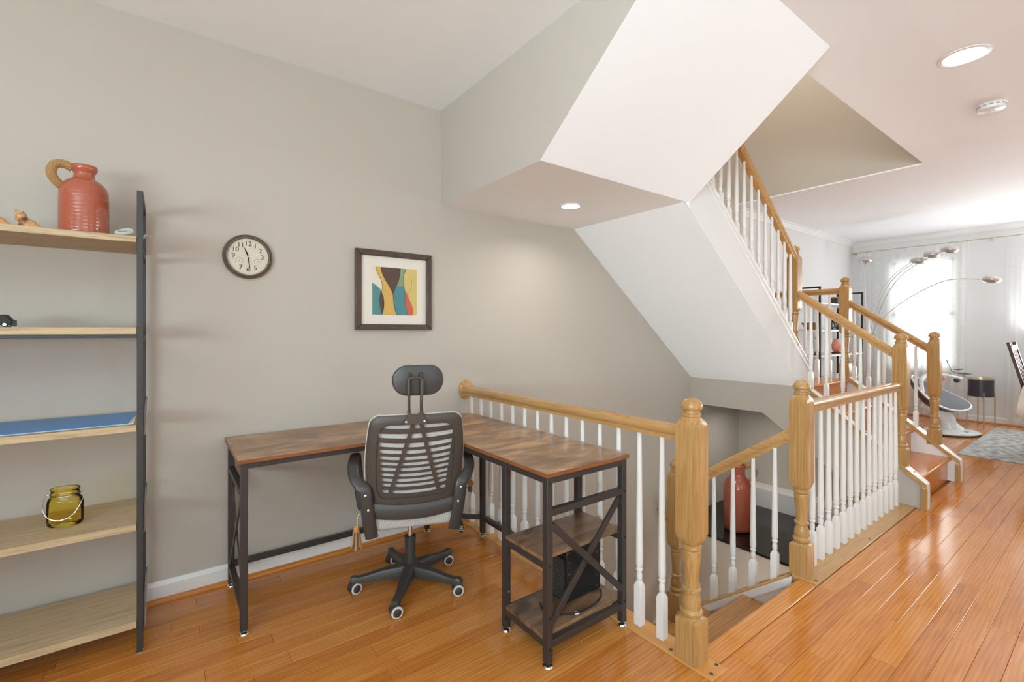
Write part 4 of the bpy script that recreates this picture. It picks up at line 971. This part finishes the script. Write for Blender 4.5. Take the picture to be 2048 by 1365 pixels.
# head rest
hb_ = MB()
for s_ in (-1, 1):
    hb_.tube(cr_spline([bk(s_ * 0.030, 0.872, -0.012), (s_ * 0.027, -0.292, 0.93), (s_ * 0.028, -0.298, 1.00), (s_ * 0.031, -0.297, 1.065)], 6), 0.0075, 10, flat=(0.85, 1.1))
hb_.tube([(0.031 * math.cos(R(a)), -0.297, 1.062 + 0.012 * math.sin(R(a))) for a in range(0, 181, 15)], 0.006, 8)
hb_.prism([(-0.050, 0.866), (0.050, 0.866), (0.052, 0.878), (0.033, 0.902), (0.036, 0.925), (0.020, 0.918), (0.010, 0.910), (-0.010, 0.910), (-0.020, 0.918), (-0.036, 0.925), (-0.033, 0.902), (-0.052, 0.878)], 'Y', -0.298, -0.284)
hd = lb_(hb_, 'headrest_bracket', M['blackb'], angle=40)
for s_ in (-1, 1):
    b_ = lb_(facing(MB().lathe([(0.006, 0), (0.005, 0.002), (0, 0.003)], (0, 0, 0), 12)), 'bolt', M['screw'], hd); b_.location = (s_ * 0.040, -0.298, 0.878)
    lb_(MB().lathe([(0.007, 1.075), (0.0075, 1.078), (0.0075, 1.092), (0.005, 1.095)], (s_ * 0.026, -0.288, 0), 12), 'knob', M['black'], hd)
    lb_(MB().tube([(s_ * 0.026, -0.287, 1.01), (s_ * 0.026, -0.287, 1.08)], 0.003, 8), 'rod', M['black'], hd)
def pad(dy0, dy1, hx, hz, cz, mat, name, crown):
    m = MB().rbox((0.016, (dy0 + dy1) / 2, cz), hx, hz, (dy1 - dy0) / 2, hz * 0.96, 8, 'Y', crown)
    m.v = [(p[0], p[1] + 1.3 * p[0] * p[0], p[2]) for p in m.v]
    return lb_(m, name, mat, angle=50)
pad(-0.284, -0.268, 0.115, 0.068, 1.060, M['black'], 'headrest_shell', 0.006)
pad(-0.270, -0.240, 0.119, 0.0715, 1.060, M['seat'], 'headrest_pad', 0.012)
# arms
for s_ in (-1, 1):
    P_ = [(0.185, -0.222, 0.352), (0.197, -0.240, 0.43), (0.207, -0.248, 0.51), (0.216, -0.247, 0.572), (0.240, -0.232, 0.602), (0.262, -0.205, 0.632), (0.268, -0.15, 0.664), (0.266, -0.05, 0.670), (0.262, 0.06, 0.662), (0.260, 0.12, 0.62), (0.254, 0.135, 0.55), (0.245, 0.11, 0.46), (0.228, 0.06, 0.39), (0.21, 0.03, 0.372)]
    path = cr_spline([(s_ * a, b, c) for a, b, c in P_], 6); rings = []; nP = len(path)
    for i, p in enumerate(path):
        t = (path[min(i + 1, nP - 1)] - path[max(i - 1, 0)]).normalized(); sd = Vector((1, 0, 0)); sd = (sd - t * sd.dot(t)).normalized(); n = sd.cross(t)
        w_ = 0.028 if i < 18 else 0.028 - 0.004 * min(1, (i - 18) / 12); th = 0.0085
        rings.append([tuple(p + sd * (w_ * math.cos(2 * math.pi * q / 12)) * (1.0) + n * (th * math.sin(2 * math.pi * q / 12))) for q in range(12)])
    ar = lb_(MB().loft(rings), 'armrest', M['black'], angle=60)
    for (x, y, z) in ((0.200, -0.2565, 0.490), (0.212, -0.2595, 0.556)):
        b_ = lb_(facing(MB().lathe([(0.0065, 0), (0.006, 0.003), (0.003, 0.005), (0, 0.005)], (0, 0, 0), 12)), 'bolt', M['chrome'], ar); b_.location = (s_ * x, y, z)
# black hang tag under the seat
tg = lb_(MB().prism([(0.0 + 0.019 * math.sin(a) * (1 if abs(math.sin(a / 2)) > 0 else 1) * (0.16 + 0.84 * (1 - math.cos(a)) / 2), 0.352 - 0.032 * (1 - math.cos(a))) for a in [2 * math.pi * i / 28 for i in range(28)]], 'Y', -0.161, -0.159), 'hang_tag', M['blackm'])
tg.location = (0.232, 0, 0.012)
for txt, dz in (('USA', 0.318), ('FREE', 0.309), ('of the best', 0.300)):
    put_text(txt, 0.0075 if len(txt) < 6 else 0.006, 0.0, dz, -0.1613, M['gloss_white'], tg, 'lettering')
lb_(MB().tube([(0.232, -0.16, 0.36), (0.225, -0.15, 0.39)], 0.0012, 5), 'tag_string', M['wheelring'])
# woven cushion with tassels on the seat
cu = thing('seat_cushion', 'woven cushion with hanging yarn tassels on the office chair seat', 'cushion', ch_.location, R(-20))
lb_(MB().rbox((0, 0.06, 0.488), 0.195, 0.17, 0.036, 0.05, crown=0.032), 'pillow', M['cushion'], cu)
def tassel(x, y, z0, L, big):
    t = MB().tube([(x, y, z0), (x, y, z0 - 0.012), (x, y, z0 - 0.03)], [0.006, 0.014, 0.013], 10).build('tassel', M['gold'], cu, local=True)
    for q in range(26):
        a = q * 2.4; r = 0.013 * math.sqrt(q / 26); f_ = 2.2 + 0.4 * math.sin(q * 1.7)
        MBx = yarns[q % 3]; MBx.tube([(x + r * math.cos(a), y + r * math.sin(a), z0 - 0.028), (x + r * 1.4 * math.cos(a), y + r * 1.4 * math.sin(a), z0 - 0.028 - L * 0.5), (x + r * f_ * math.cos(a), y + r * f_ * math.sin(a), z0 - 0.028 - L * (0.9 + 0.1 * math.sin(q * 3)))], 0.0040, 5)
    for nm, mb, mt in (('yarn', yarns[0], M['gold']), ('yarn', yarns[1], M['gold']), ('yarn', yarns[2], M['bluethread'])):
        mb.build(nm, mt, t, local=True)
yarns = [MB(), MB(), MB()]
tassel(-0.252, -0.155, 0.392, 0.082, True)
st = MB(); grid = []
for i in range(13):
    t = i / 12; z = 0.50 - 0.125 * t; x = -0.205 - 0.045 * min(1, t * 2.2); w_ = 0.050 * (0.5 + 0.5 * math.sin(math.pi * (0.15 + 0.75 * t)))
    grid.append([(x, -0.155 - 0.018 * math.sin(math.pi * t) + w_ * (u - 0.5), z) for u in (0, 0.33, 0.67, 1)])
st.sheet(grid); so = st.build('woven_band', M['stripes'], cu, local=True); so.modifiers.new('thick', 'SOLIDIFY').thickness = 0.006
yarns = [MB(), MB(), MB()]
pp = MB()
for q in range(40):
    a = q * 2.4; zz = -1 + 2 * q / 39; r = math.sqrt(1 - zz * zz); d = Vector((r * math.cos(a), r * math.sin(a), zz)); c = Vector((0.292, -0.10, 0.515))
    pp.tube([c, c + d * 0.017], [0.004, 0.002], 5)
pp.build('pompom', M['gold'], cu, local=True)
MB().tube([(0.289, -0.10, 0.503), (0.288, -0.102, 0.486), (0.286, -0.104, 0.474)], [0.010, 0.012, 0.010], 8).build('pompom_base', M['bluethread'], cu, local=True)
MB().tube([(0.287, -0.10, 0.492), (0.24, -0.05, 0.49), (0.19, -0.02, 0.49)], 0.003, 6).build('pompom_cord', M['gold'], cu, local=True)

# ================================================================ CEILING FIXTURES
def downlight(x, y, z, r, lab, power):
    t = thing('recessed_light', lab, 'light', (x, y, z), 0, 'recessed ceiling lights')
    MB().lathe([(r, 0), (r, -0.004), (r * 0.84, -0.006), (r * 0.80, -0.001), (r * 0.80, 0.0)], (0, 0, 0), 40, cap=False).build('trim_ring', M['gloss_white'], t, local=True)
    MB().lathe([(0, -0.0015), (r * 0.80, -0.0015), (r * 0.80, -0.0005), (0, -0.0005)], (0, 0, 0), 32).build('lens', M['glow'], t, local=True)
    l = bpy.data.lights.new('downlight', 'AREA'); l.shape = 'DISK'; l.size = r * 1.5; l.energy = power; l.color = (1, 0.95, 0.87); l.spread = R(150)
    o = bpy.data.objects.new('downlight', l); C.objects.link(o); o.parent = t; o.location = (0, 0, -0.008)
downlight(2.18, 2.274, 2.119, 0.075, 'round recessed light in the low white soffit', 4)
downlight(3.415, 0.559, CE, 0.104, 'large round recessed light in the main ceiling', 2.5)
downlight(4.80, 2.30, 0.538, 0.075, 'added unseen recessed light under the stair landing, brightening the granite ledge', 2.6)  # unseen fixture, added to lift the dark walls of the lower stairwell
sm = thing('smoke_detector', 'white round smoke detector on the ceiling', 'smoke detector', (4.295, 0.575, CE))
MB().lathe([(0.0, -0.036), (0.058, -0.036), (0.066, -0.033), (0.069, -0.022), (0.069, -0.006), (0.072, -0.003), (0.072, 0)], (0, 0, 0), 40).build('body', M['gloss_white'], sm, local=True)
for i in range(14):
    for zz in (-0.012, -0.017):
        a0 = 2 * math.pi * i / 14; MB().tube([(0.0695 * math.cos(a0 + b * 0.26), 0.0695 * math.sin(a0 + b * 0.26), zz) for b in (0, 0.33, 0.66, 1)], 0.0011, 5).build('vent_slot', M['blackm'], sm, local=True)
MB().lathe([(0.016, -0.0362), (0.016, -0.038), (0, -0.0385)], (0, 0, 0), 20).build('test_button', M['gloss_white'], sm, local=True)

# ================================================================ FAR ROOM
rg = MB()
rg.box(6.62, 8.80, -0.9, 1.14, 0.0008, 0.008); tag(rg.build('area_rug', M['rug'], bevel=0.003), 'grey and white distressed area rug under the dining table', 'rug')
# curtains
rd = thing('curtain_rod', 'thin pale brass curtain rod across the window wall', 'curtain rod', (9.1, 1.0, 2.55))
MB().tube([(9.07, -2.7, 2.56), (9.07, 2.80, 2.56)], 0.006, 10).build('rod', M['brass'], rd)
MB().ell((9.07, 2.815, 2.56), 0.014, 0.02, 0.016, 12, 8).build('finial', M['brass'], rd)
for y in (2.80, 1.22, -0.6): MB().bar((9.07, y, 2.556), (9.2, y, 2.556), 0.014, 0.03).build('bracket', M['brass'], rd)
def curtain(lab, y0, y1, z0, pull):
    m = MB(); g_ = []
    nz, ny = 16, 90
    for i in range(nz + 1):
        t = i / nz; z = 2.545 - (2.545 - z0) * t; row = []
        for j in range(ny + 1):
            u = j / ny; yb = y0 + (y1 - y0) * u; ya = yb + pull * t * (1 - u) * 0.5
            amp = 0.012 + 0.014 * t; x = 9.10 - 0.012 + amp * math.sin(u * (y1 - y0) * 62 + 1.2 * math.sin(3 * u + t)) * (0.6 + 0.4 * math.sin(u * 23))
            row.append((x, ya, z))
        g_.append(row)
    m.sheet(g_); o = m.build('sheer_curtain', M['sheer']); tag(o, lab, 'curtain', 'sheer white curtains')
    return o
curtain('sheer white curtain covering the tall window behind the arc lamp', 1.43, 2.74, 0.05, 0.10)
curtain('sheer white curtain at the picture edge beside the dark planter', -0.3, 1.07, 0.05, 0.0)
# arc lamp
al = thing('arc_floor_lamp', 'chrome floor lamp with five thin curved arms and mesh shades in front of the window', 'lamp', (8.0, 2.30, 0))
MB().lathe([(0.16, 0.0), (0.16, 0.012), (0.12, 0.025), (0.03, 0.035), (0.02, 0.06), (0.016, 0.30), (0, 0.302)], (8.0, 2.30, 0.001), 32).build('base', M['chrome'], al)
heads = [((8.3, 2.42, 2.335), [(8.0, 2.30, 0.3), (8.02, 2.32, 1.2), (8.15, 2.38, 1.9), (8.3, 2.42, 2.31)], 0.3),
         ((8.0, 1.748, 2.212), [(8.0, 2.30, 0.3), (8.0, 2.29, 1.15), (8.0, 2.22, 1.62), (8.0, 2.05, 2.0), (8.0, 1.83, 2.20)], 1.0),
         ((7.9, 1.595, 2.262), [(8.0, 2.30, 0.3), (8.0, 2.275, 1.15), (7.98, 2.17, 1.66), (7.95, 1.98, 2.02), (7.9, 1.67, 2.25)], 1.0),
         ((7.8, 1.405, 2.290), [(8.0, 2.30, 0.3), (8.0, 2.26, 1.1), (7.95, 2.12, 1.66), (7.9, 1.88, 2.05), (7.82, 1.49, 2.285)], 1.0),
         ((7.9, 1.055, 1.895), [(8.0, 2.30, 0.3), (8.0, 2.25, 1.15), (8.0, 2.13, 1.45), (7.98, 1.85, 1.72), (7.93, 1.47, 1.92), (7.9, 1.15, 1.91)], 1.0)]
M['shade'] = plain('brushed_nickel', srgb(196, 190, 184), 0.3, 0.8)
for (h, P_, tilt) in heads:
    MB().tube(cr_spline(P_, 10), 0.005, 6).build('arm', M['screw'], al)
    d = (Vector(h) - Vector(P_[-2])).normalized()
    s_ = MB(); Mx = Matrix.Rotation(0.15, 3, 'X'); s_.lathe([(0.03, 0.045), (0.055, 0.038), (0.078, 0.012), (0.080, -0.005), (0.068, -0.028), (0.050, -0.036), (0.048, -0.030), (0.06, -0.022), (0.072, -0.004), (0.068, 0.012), (0.048, 0.032), (0, 0.036)], (0, 0, 0), 28, cap=False)
    s_.v = [tuple(Mx @ Vector((p[0] * 1.08, p[1] * 1.08, p[2])) + Vector(h)) for p in s_.v]
    so = s_.build('lamp_shade', M['shade'], al, angle=60)
    MB().ell((h[0], h[1], h[2] - 0.008), 0.022, 0.022, 0.024, 12, 8).build('bulb', M['gloss_white'], so)
# planter on brass legs
pl = thing('planter', 'black cylindrical planter with gold rim standing on thin brass legs', 'planter', (8.86, 1.285, 0))
MB().lathe([(0.0, 0.40), (0.122, 0.40), (0.127, 0.405), (0.129, 0.63), (0.118, 0.63), (0.115, 0.60), (0, 0.60)], (8.86, 1.285, 0), 36).build('pot', M['planter'], pl)
MB().lathe([(0.131, 0.625), (0.133, 0.645), (0.119, 0.648), (0.117, 0.63)], (8.86, 1.285, 0), 36, cap=False).build('rim', M['brass'], pl)
for i in range(4):
    a = R(20 + 90 * i); x, y = 8.86 + 0.136 * math.cos(a), 1.285 + 0.136 * math.sin(a)
    MB().tube([(x, y, 0.002), (x, y, 0.46)], 0.007, 8).build('leg', M['brass'], pl)
    MB().bar((x, y, 0.392), (8.86, 1.285, 0.392), 0.012, 0.008).build('support', M['brass'], pl)
lf = MB().tube(cr_spline([(8.86, 1.36, 0.61), (8.85, 1.50, 0.69), (8.84, 1.57, 0.72), (8.83, 1.60, 0.80)], 6), 0.004, 6).build('stem', M['leaf'], pl)
for p, d in (((8.83, 1.60, 0.80), (0, 0.03, 0.09)), ((8.84, 1.57, 0.74), (0, -0.14, 0.02)), ((8.85, 1.52, 0.70), (0.02, -0.16, -0.01))):
    q = Vector(p) + Vector(d); n = Vector((0.02, 0, 0.012)); mid = (Vector(p) + q) / 2
    MB().add([p, tuple(mid + n), tuple(q), tuple(mid - n), tuple(mid + Vector((0, 0, 0.004)))], [(0, 1, 4), (1, 2, 4), (2, 3, 4), (3, 0, 4)]).build('leaf', M['leaf'], lf)
# baby swing
bw = thing('baby_swing', 'white and grey baby swing seat on a flat oval base beyond the stairs', 'baby swing', (7.9, 1.40, 0))
c0 = Vector((7.88, 1.41, 0)); LU = Vector((0.802, -0.597, 0)); LV = Vector((0.597, 0.802, 0))
def oval(rx, ry, z, n=40): return [tuple(c0 + LU * (rx * math.cos(2 * math.pi * i / n)) + LV * (ry * math.sin(2 * math.pi * i / n)) + Vector((0, 0, z))) for i in range(n)]
MB().loft([oval(0.30, 0.22, 0.001), oval(0.31, 0.23, 0.006), oval(0.31, 0.23, 0.016), oval(0.30, 0.22, 0.02)]).build('base_skirt', M['blackm'], bw)
bo_ = MB().loft([oval(0.305, 0.228, 0.018), oval(0.31, 0.232, 0.030), oval(0.275, 0.20, 0.046), oval(0.17, 0.13, 0.062), oval(0.10, 0.09, 0.075)]).build('base', M['gloss_white'], bw)
MB().rbox(tuple(c0 - LV * 0.13 + LU * 0.05 + Vector((0, 0, 0.052))), 0.05, 0.035, 0.007, 0.01).build('control_panel', plain('pale_teal_panel', srgb(170, 190, 186), 0.3), bo_)
sc_ = Vector((7.74, 1.53, 0.46))
ax = (-LU * 0.90 + LV * 0.10 + Vector((0, 0, 0.42))).normalized(); nor = (Vector((0, 0, 1)) * 0.80 - LV * 0.58); nor = (nor - ax * nor.dot(ax)).normalized(); side = ax.cross(nor)
cp = cr_spline([c0 + Vector((0, 0, 0.05)), c0 - LU * 0.03 + Vector((0, 0, 0.13)), c0 - LU * 0.05 + Vector((0, 0, 0.20)), sc_ - nor * 0.10 + Vector((0, 0, 0.0))], 6)
MB().tube(cp, [0.125, 0.118, 0.11, 0.10, 0.092, 0.086, 0.08, 0.076, 0.073, 0.071, 0.07, 0.07, 0.072, 0.075, 0.08, 0.085, 0.092, 0.10, 0.11][:len(cp)], 20).build('column', M['gloss_white'], bw)
def dish(k, dep, n=44): return [tuple(sc_ + ax * (0.36 * k * math.cos(2 * math.pi * i / n)) + side * (0.215 * k * math.sin(2 * math.pi * i / n) * (1 + 0.12 * math.cos(2 * math.pi * i / n))) + nor * (dep + 0.07 * k * math.cos(2 * math.pi * i / n) ** 2)) for i in range(n)]
MB().loft([dish(0.15, -0.115), dish(0.55, -0.10), dish(0.85, -0.055), dish(1.0, 0.0), dish(1.0, 0.015)]).build('seat_shell', plain('charcoal_shell', srgb(70, 66, 68), 0.5), bw)
ft = MB().loft([dish(0.97, 0.03), dish(0.90, 0.028), dish(0.78, -0.02), dish(0.5, -0.06), dish(0.12, -0.075)]).build('seat_fabric', M['greyfab'], bw)
MB().tube(dish(1.0, 0.02), 0.012, 8, True).build('seat_rim', M['gloss_white'], bw)
for s_ in (-1, 1):
    MB().tube(cr_spline([sc_ + side * (0.13 * s_) + ax * 0.05 - nor * 0.01, sc_ + side * (0.05 * s_) - ax * 0.06 + nor * 0.0, sc_ + side * (0.09 * s_) - ax * 0.15 - nor * 0.005, sc_ - ax * 0.22 + nor * 0.03], 8), 0.008, 6).build('harness_strap', M['gloss_white'], ft)
tb = cr_spline([sc_ + ax * 0.25 + side * -0.14 + nor * 0.05, sc_ + ax * 0.20 - side * 0.10 + Vector((0, 0, 0.20)), sc_ - ax * 0.02 + Vector((0, 0, 0.29)), sc_ - ax * 0.33 + Vector((0, 0, 0.37))], 8)
tbo = MB().tube(tb, [0.024] * 8 + [0.024] * 8 + [0.018] * 9, 12).build('toy_bar', M['gloss_white'], bw)
for i, (k_, col) in enumerate(((14, srgb(60, 60, 62)), (18, srgb(226, 160, 140)), (22, srgb(70, 66, 64)))):
    p = tb[k_]; MB().ell((p.x, p.y, p.z - 0.035), 0.032, 0.032, 0.03, 14, 8).build('toy_ball', plain('toy_%d' % i, col, 0.6), tbo)
# dining table and chair at the picture edge
dt = thing('dining_table', 'dark wooden dining table at the picture edge standing on the rug', 'table', (7.1, 0.1, 0.008))
MB().box(6.42, 7.75, -0.56, 0.64, 0.735, 0.765).build('tabletop', M['darkwood'], dt, bevel=0.004)
for x in (6.50, 7.67):
    for y in (-0.48, 0.56): MB().box(x - 0.03, x + 0.03, y - 0.03, y + 0.03, 0.0085, 0.735).build('leg', M['darkwood'], dt, bevel=0.003)
tc_ = MB(); g_ = []
# draped cloth: top plus wavy skirts
def cl(u, v):
    """u around rim 0..1, v 0 rim .. 1 hem"""
    per = [(6.41, -0.57), (7.76, -0.57), (7.76, 0.65), (6.41, 0.65)]
    s = u * 4; i = int(s) % 4; f_ = s - int(s); a, b = per[i], per[(i + 1) % 4]; x, y = a[0] + (b[0] - a[0]) * f_, a[1] + (b[1] - a[1]) * f_
    nx, ny = ((0, -1), (1, 0), (0, 1), (-1, 0))[i]; cf = max(0, 1 - 8 * min(f_, 1 - f_))
    wv = 0.012 + 0.016 * math.sin(u * 90) * v
    nx2, ny2 = nx, ny
    cx, cy = 7.085, 0.04; dx, dy = (1 if x > cx else -1), (1 if y > cy else -1)
    ox = nx * (1 - cf) + dx * cf * 1.0; oy = ny * (1 - cf) + dy * cf * 1.0
    o = wv * v + 0.05 * v * cf
    return (x + ox * o, y + oy * o, 0.770 - 0.26 * v - 0.03 * v * cf)
NU = 160
tc_.sheet([[cl(j / NU, v) for j in range(NU + 1)] for v in (0, 0.04, 0.3, 0.6, 1.0)])
tc_.add([(6.41, -0.57, 0.770), (7.76, -0.57, 0.770), (7.76, 0.65, 0.770), (6.41, 0.65, 0.770)], [(0, 1, 2, 3)])
tco = thing('tablecloth', 'fringed pale linen tablecloth draped over the dining table', 'tablecloth', (7.1, 0.1, 0.765))
co = tc_.build('cloth', M['cloth'], tco); co.modifiers.new('thick', 'SOLIDIFY').thickness = 0.003
fr = MB()
for j in range(0, 480):
    p = Vector(cl(j / 480, 1.0)); fr.tube([p, p + Vector((0.002 * math.sin(j), 0.002 * math.cos(j * 2), -0.035))], 0.002, 4)
fr_o = fr.build('fringe', M['cloth'], tco); fr_o['kind'] = 'stuff'
dc = thing('dining_chair', 'dark brown wooden dining chair with slatted back behind the dining table', 'chair', (7.9, 0.62, 0.008))
# chair faces the table (-Y), its back at high Y leaning away
for x in (7.30, 7.70):
    MB().bar((x, 0.68, 0.45), (x, 0.850, 1.16), 0.036, 0.028, (0, 1, 0)).build('back_post', M['darkwood'], dc, bevel=0.003)
    MB().bar((x, 0.69, 0.0085), (x, 0.68, 0.45), 0.036, 0.034, (0, 1, 0)).build('leg', M['darkwood'], dc, bevel=0.003)
    MB().bar((x, 0.28, 0.0085), (x, 0.28, 0.43), 0.034, 0.034, (0, 1, 0)).build('leg', M['darkwood'], dc, bevel=0.003)
MB().bar((7.30, 0.833, 1.10), (7.70, 0.833, 1.10), 0.022, 0.06).build('top_rail', M['darkwood'], dc, bevel=0.003)
MB().bar((7.30, 0.708, 0.58), (7.70, 0.708, 0.58), 0.022, 0.04).build('lower_rail', M['darkwood'], dc, bevel=0.003)
for i in range(4): x = 7.38 + 0.08 * i; MB().bar((x, 0.714, 0.60), (x, 0.828, 1.07), 0.022, 0.012, (0, 1, 0)).build('slat', M['darkwood'], dc, bevel=0.002)
MB().rbox((7.5, 0.49, 0.448), 0.215, 0.20, 0.02, 0.03).build('seat', M['darkwood'], dc)
# etagere
et = thing('etagere', 'open shelf unit with slim black metal frame and white shelves along the far back wall', 'shelf unit', (7.6, 2.65, 0))
for x in (6.88, 8.44):
    for y in (2.50, 2.82): MB().box(x - 0.011, x + 0.011, y - 0.011, y + 0.011, 0.001, 1.87).build('post', M['blackm'], et, smooth=False)
    MB().box(x - 0.011, x + 0.011, 2.511, 2.809, 1.848, 1.87).build('top_bar', M['blackm'], et, smooth=False)
MB().box(7.65, 7.672, 2.809, 2.831, 0.001, 1.66).build('post', M['blackm'], et, smooth=False)
SH = (0.25, 0.62, 0.96, 1.30, 1.66)
for z in SH: MB().box(6.90, 8.42, 2.49, 2.805, z - 0.022, z).build('shelf', M['gloss_white'], et, bevel=0.002)
# things on it
bk_ = thing('wicker_bowl', 'brown wicker bowl on the white shelf seen through the balusters', 'bowl', (6.98, 2.64, 1.3005))
MB().lathe([(0, 0.0), (0.05, 0), (0.09, 0.04), (0.115, 0.095), (0.107, 0.095), (0.083, 0.045), (0.045, 0.01), (0, 0.01)], (0, 0, 0), 28, cap=False).build('bowl_body', M['basket'], bk_, local=True)
for i in range(4): MB().tube([((0.055 + 0.018 * i) * math.cos(a), (0.055 + 0.018 * i) * math.sin(a), 0.012 + 0.025 * i) for a in [2 * math.pi * q / 32 for q in range(32)]], 0.004, 5, True).build('woven_ring', M['basket'], bk_, local=True)
sl = thing('salt_lamp', 'glowing pink salt lamp on a dark base on the white shelf', 'lamp', (7.74, 2.6, 0.9605))
m = MB().ell((0, 0, 0.115), 0.065, 0.06, 0.10, 16, 12)
m.v = [(p[0] * (1.08 - 2.2 * (p[2] - 0.1)) * (1 + 0.03 * math.sin(p[2] * 90 + p[0] * 40)), p[1] * (1.08 - 2.2 * (p[2] - 0.1)), p[2]) for p in m.v]
m.build('salt_rock', M['salt'], sl, local=True, angle=20)
MB().lathe([(0.06, 0), (0.062, 0.015), (0.055, 0.02), (0, 0.02)], (0, 0, 0), 24).build('wooden_base', M['darkwood'], sl, local=True)
sc2 = thing('cross_sculpture', 'black crossed-bar sculpture on the white shelf beside a shelf post', 'sculpture', (7.02, 2.60, 0.9605))
MB().bar((7.00, 2.60, 0.963), (7.10, 2.60, 1.08), 0.02, 0.022).build('bar', M['blackm'], sc2)
MB().bar((7.08, 2.60, 1.08), (7.03, 2.60, 1.20), 0.02, 0.018).build('bar', M['blackm'], sc2)
MB().bar((6.98, 2.60, 0.964), (7.08, 2.60, 0.964), 0.03, 0.006).build('foot', M['blackm'], sc2)
gs = thing('geometric_sculpture', 'dark faceted geometric sculpture on the white shelf above the salt lamp', 'sculpture', (7.72, 2.62, 1.3005))
pts = [(-0.09, 0, 0.0), (0.09, 0, 0.0), (0.0, 0.03, 0.15), (0.02, -0.03, 0.07)]
for i, j in ((0, 1), (0, 2), (1, 2), (0, 3), (1, 3), (2, 3)): MB().bar(Vector(pts[i]) + Vector((0, 0, 0.008)), Vector(pts[j]) + Vector((0, 0, 0.008)), 0.016, 0.014).build('rod', M['shelfmetal'], gs, local=True)
bxs = thing('storage_box', 'small grey box on the topmost white shelf', 'box', (7.76, 2.62, 1.6605))
MB().rbox((0, 0, 0.045), 0.07, 0.05, 0.0445, 0.008).build('body', M['shelfmetal'], bxs, local=True)
MB().rbox((0, 0, 0.1), 0.073, 0.053, 0.01, 0.008).build('lid', M['basket'], bxs, local=True)
sg = thing('desk_sign', 'little pale sign block standing on a low white shelf behind the landing', 'sign', (7.72, 2.58, 0.6205))
MB().rbox((0, 0, 0.028), 0.075, 0.012, 0.027, 0.004, axis='Z').build('block', M['paper'], sg, local=True)
for dz in (0.02, 0.036): MB().box(-0.055, 0.055, -0.0135, -0.0118, dz, dz + 0.006).build('printed_line', M['ink'], sg, local=True, smooth=False)
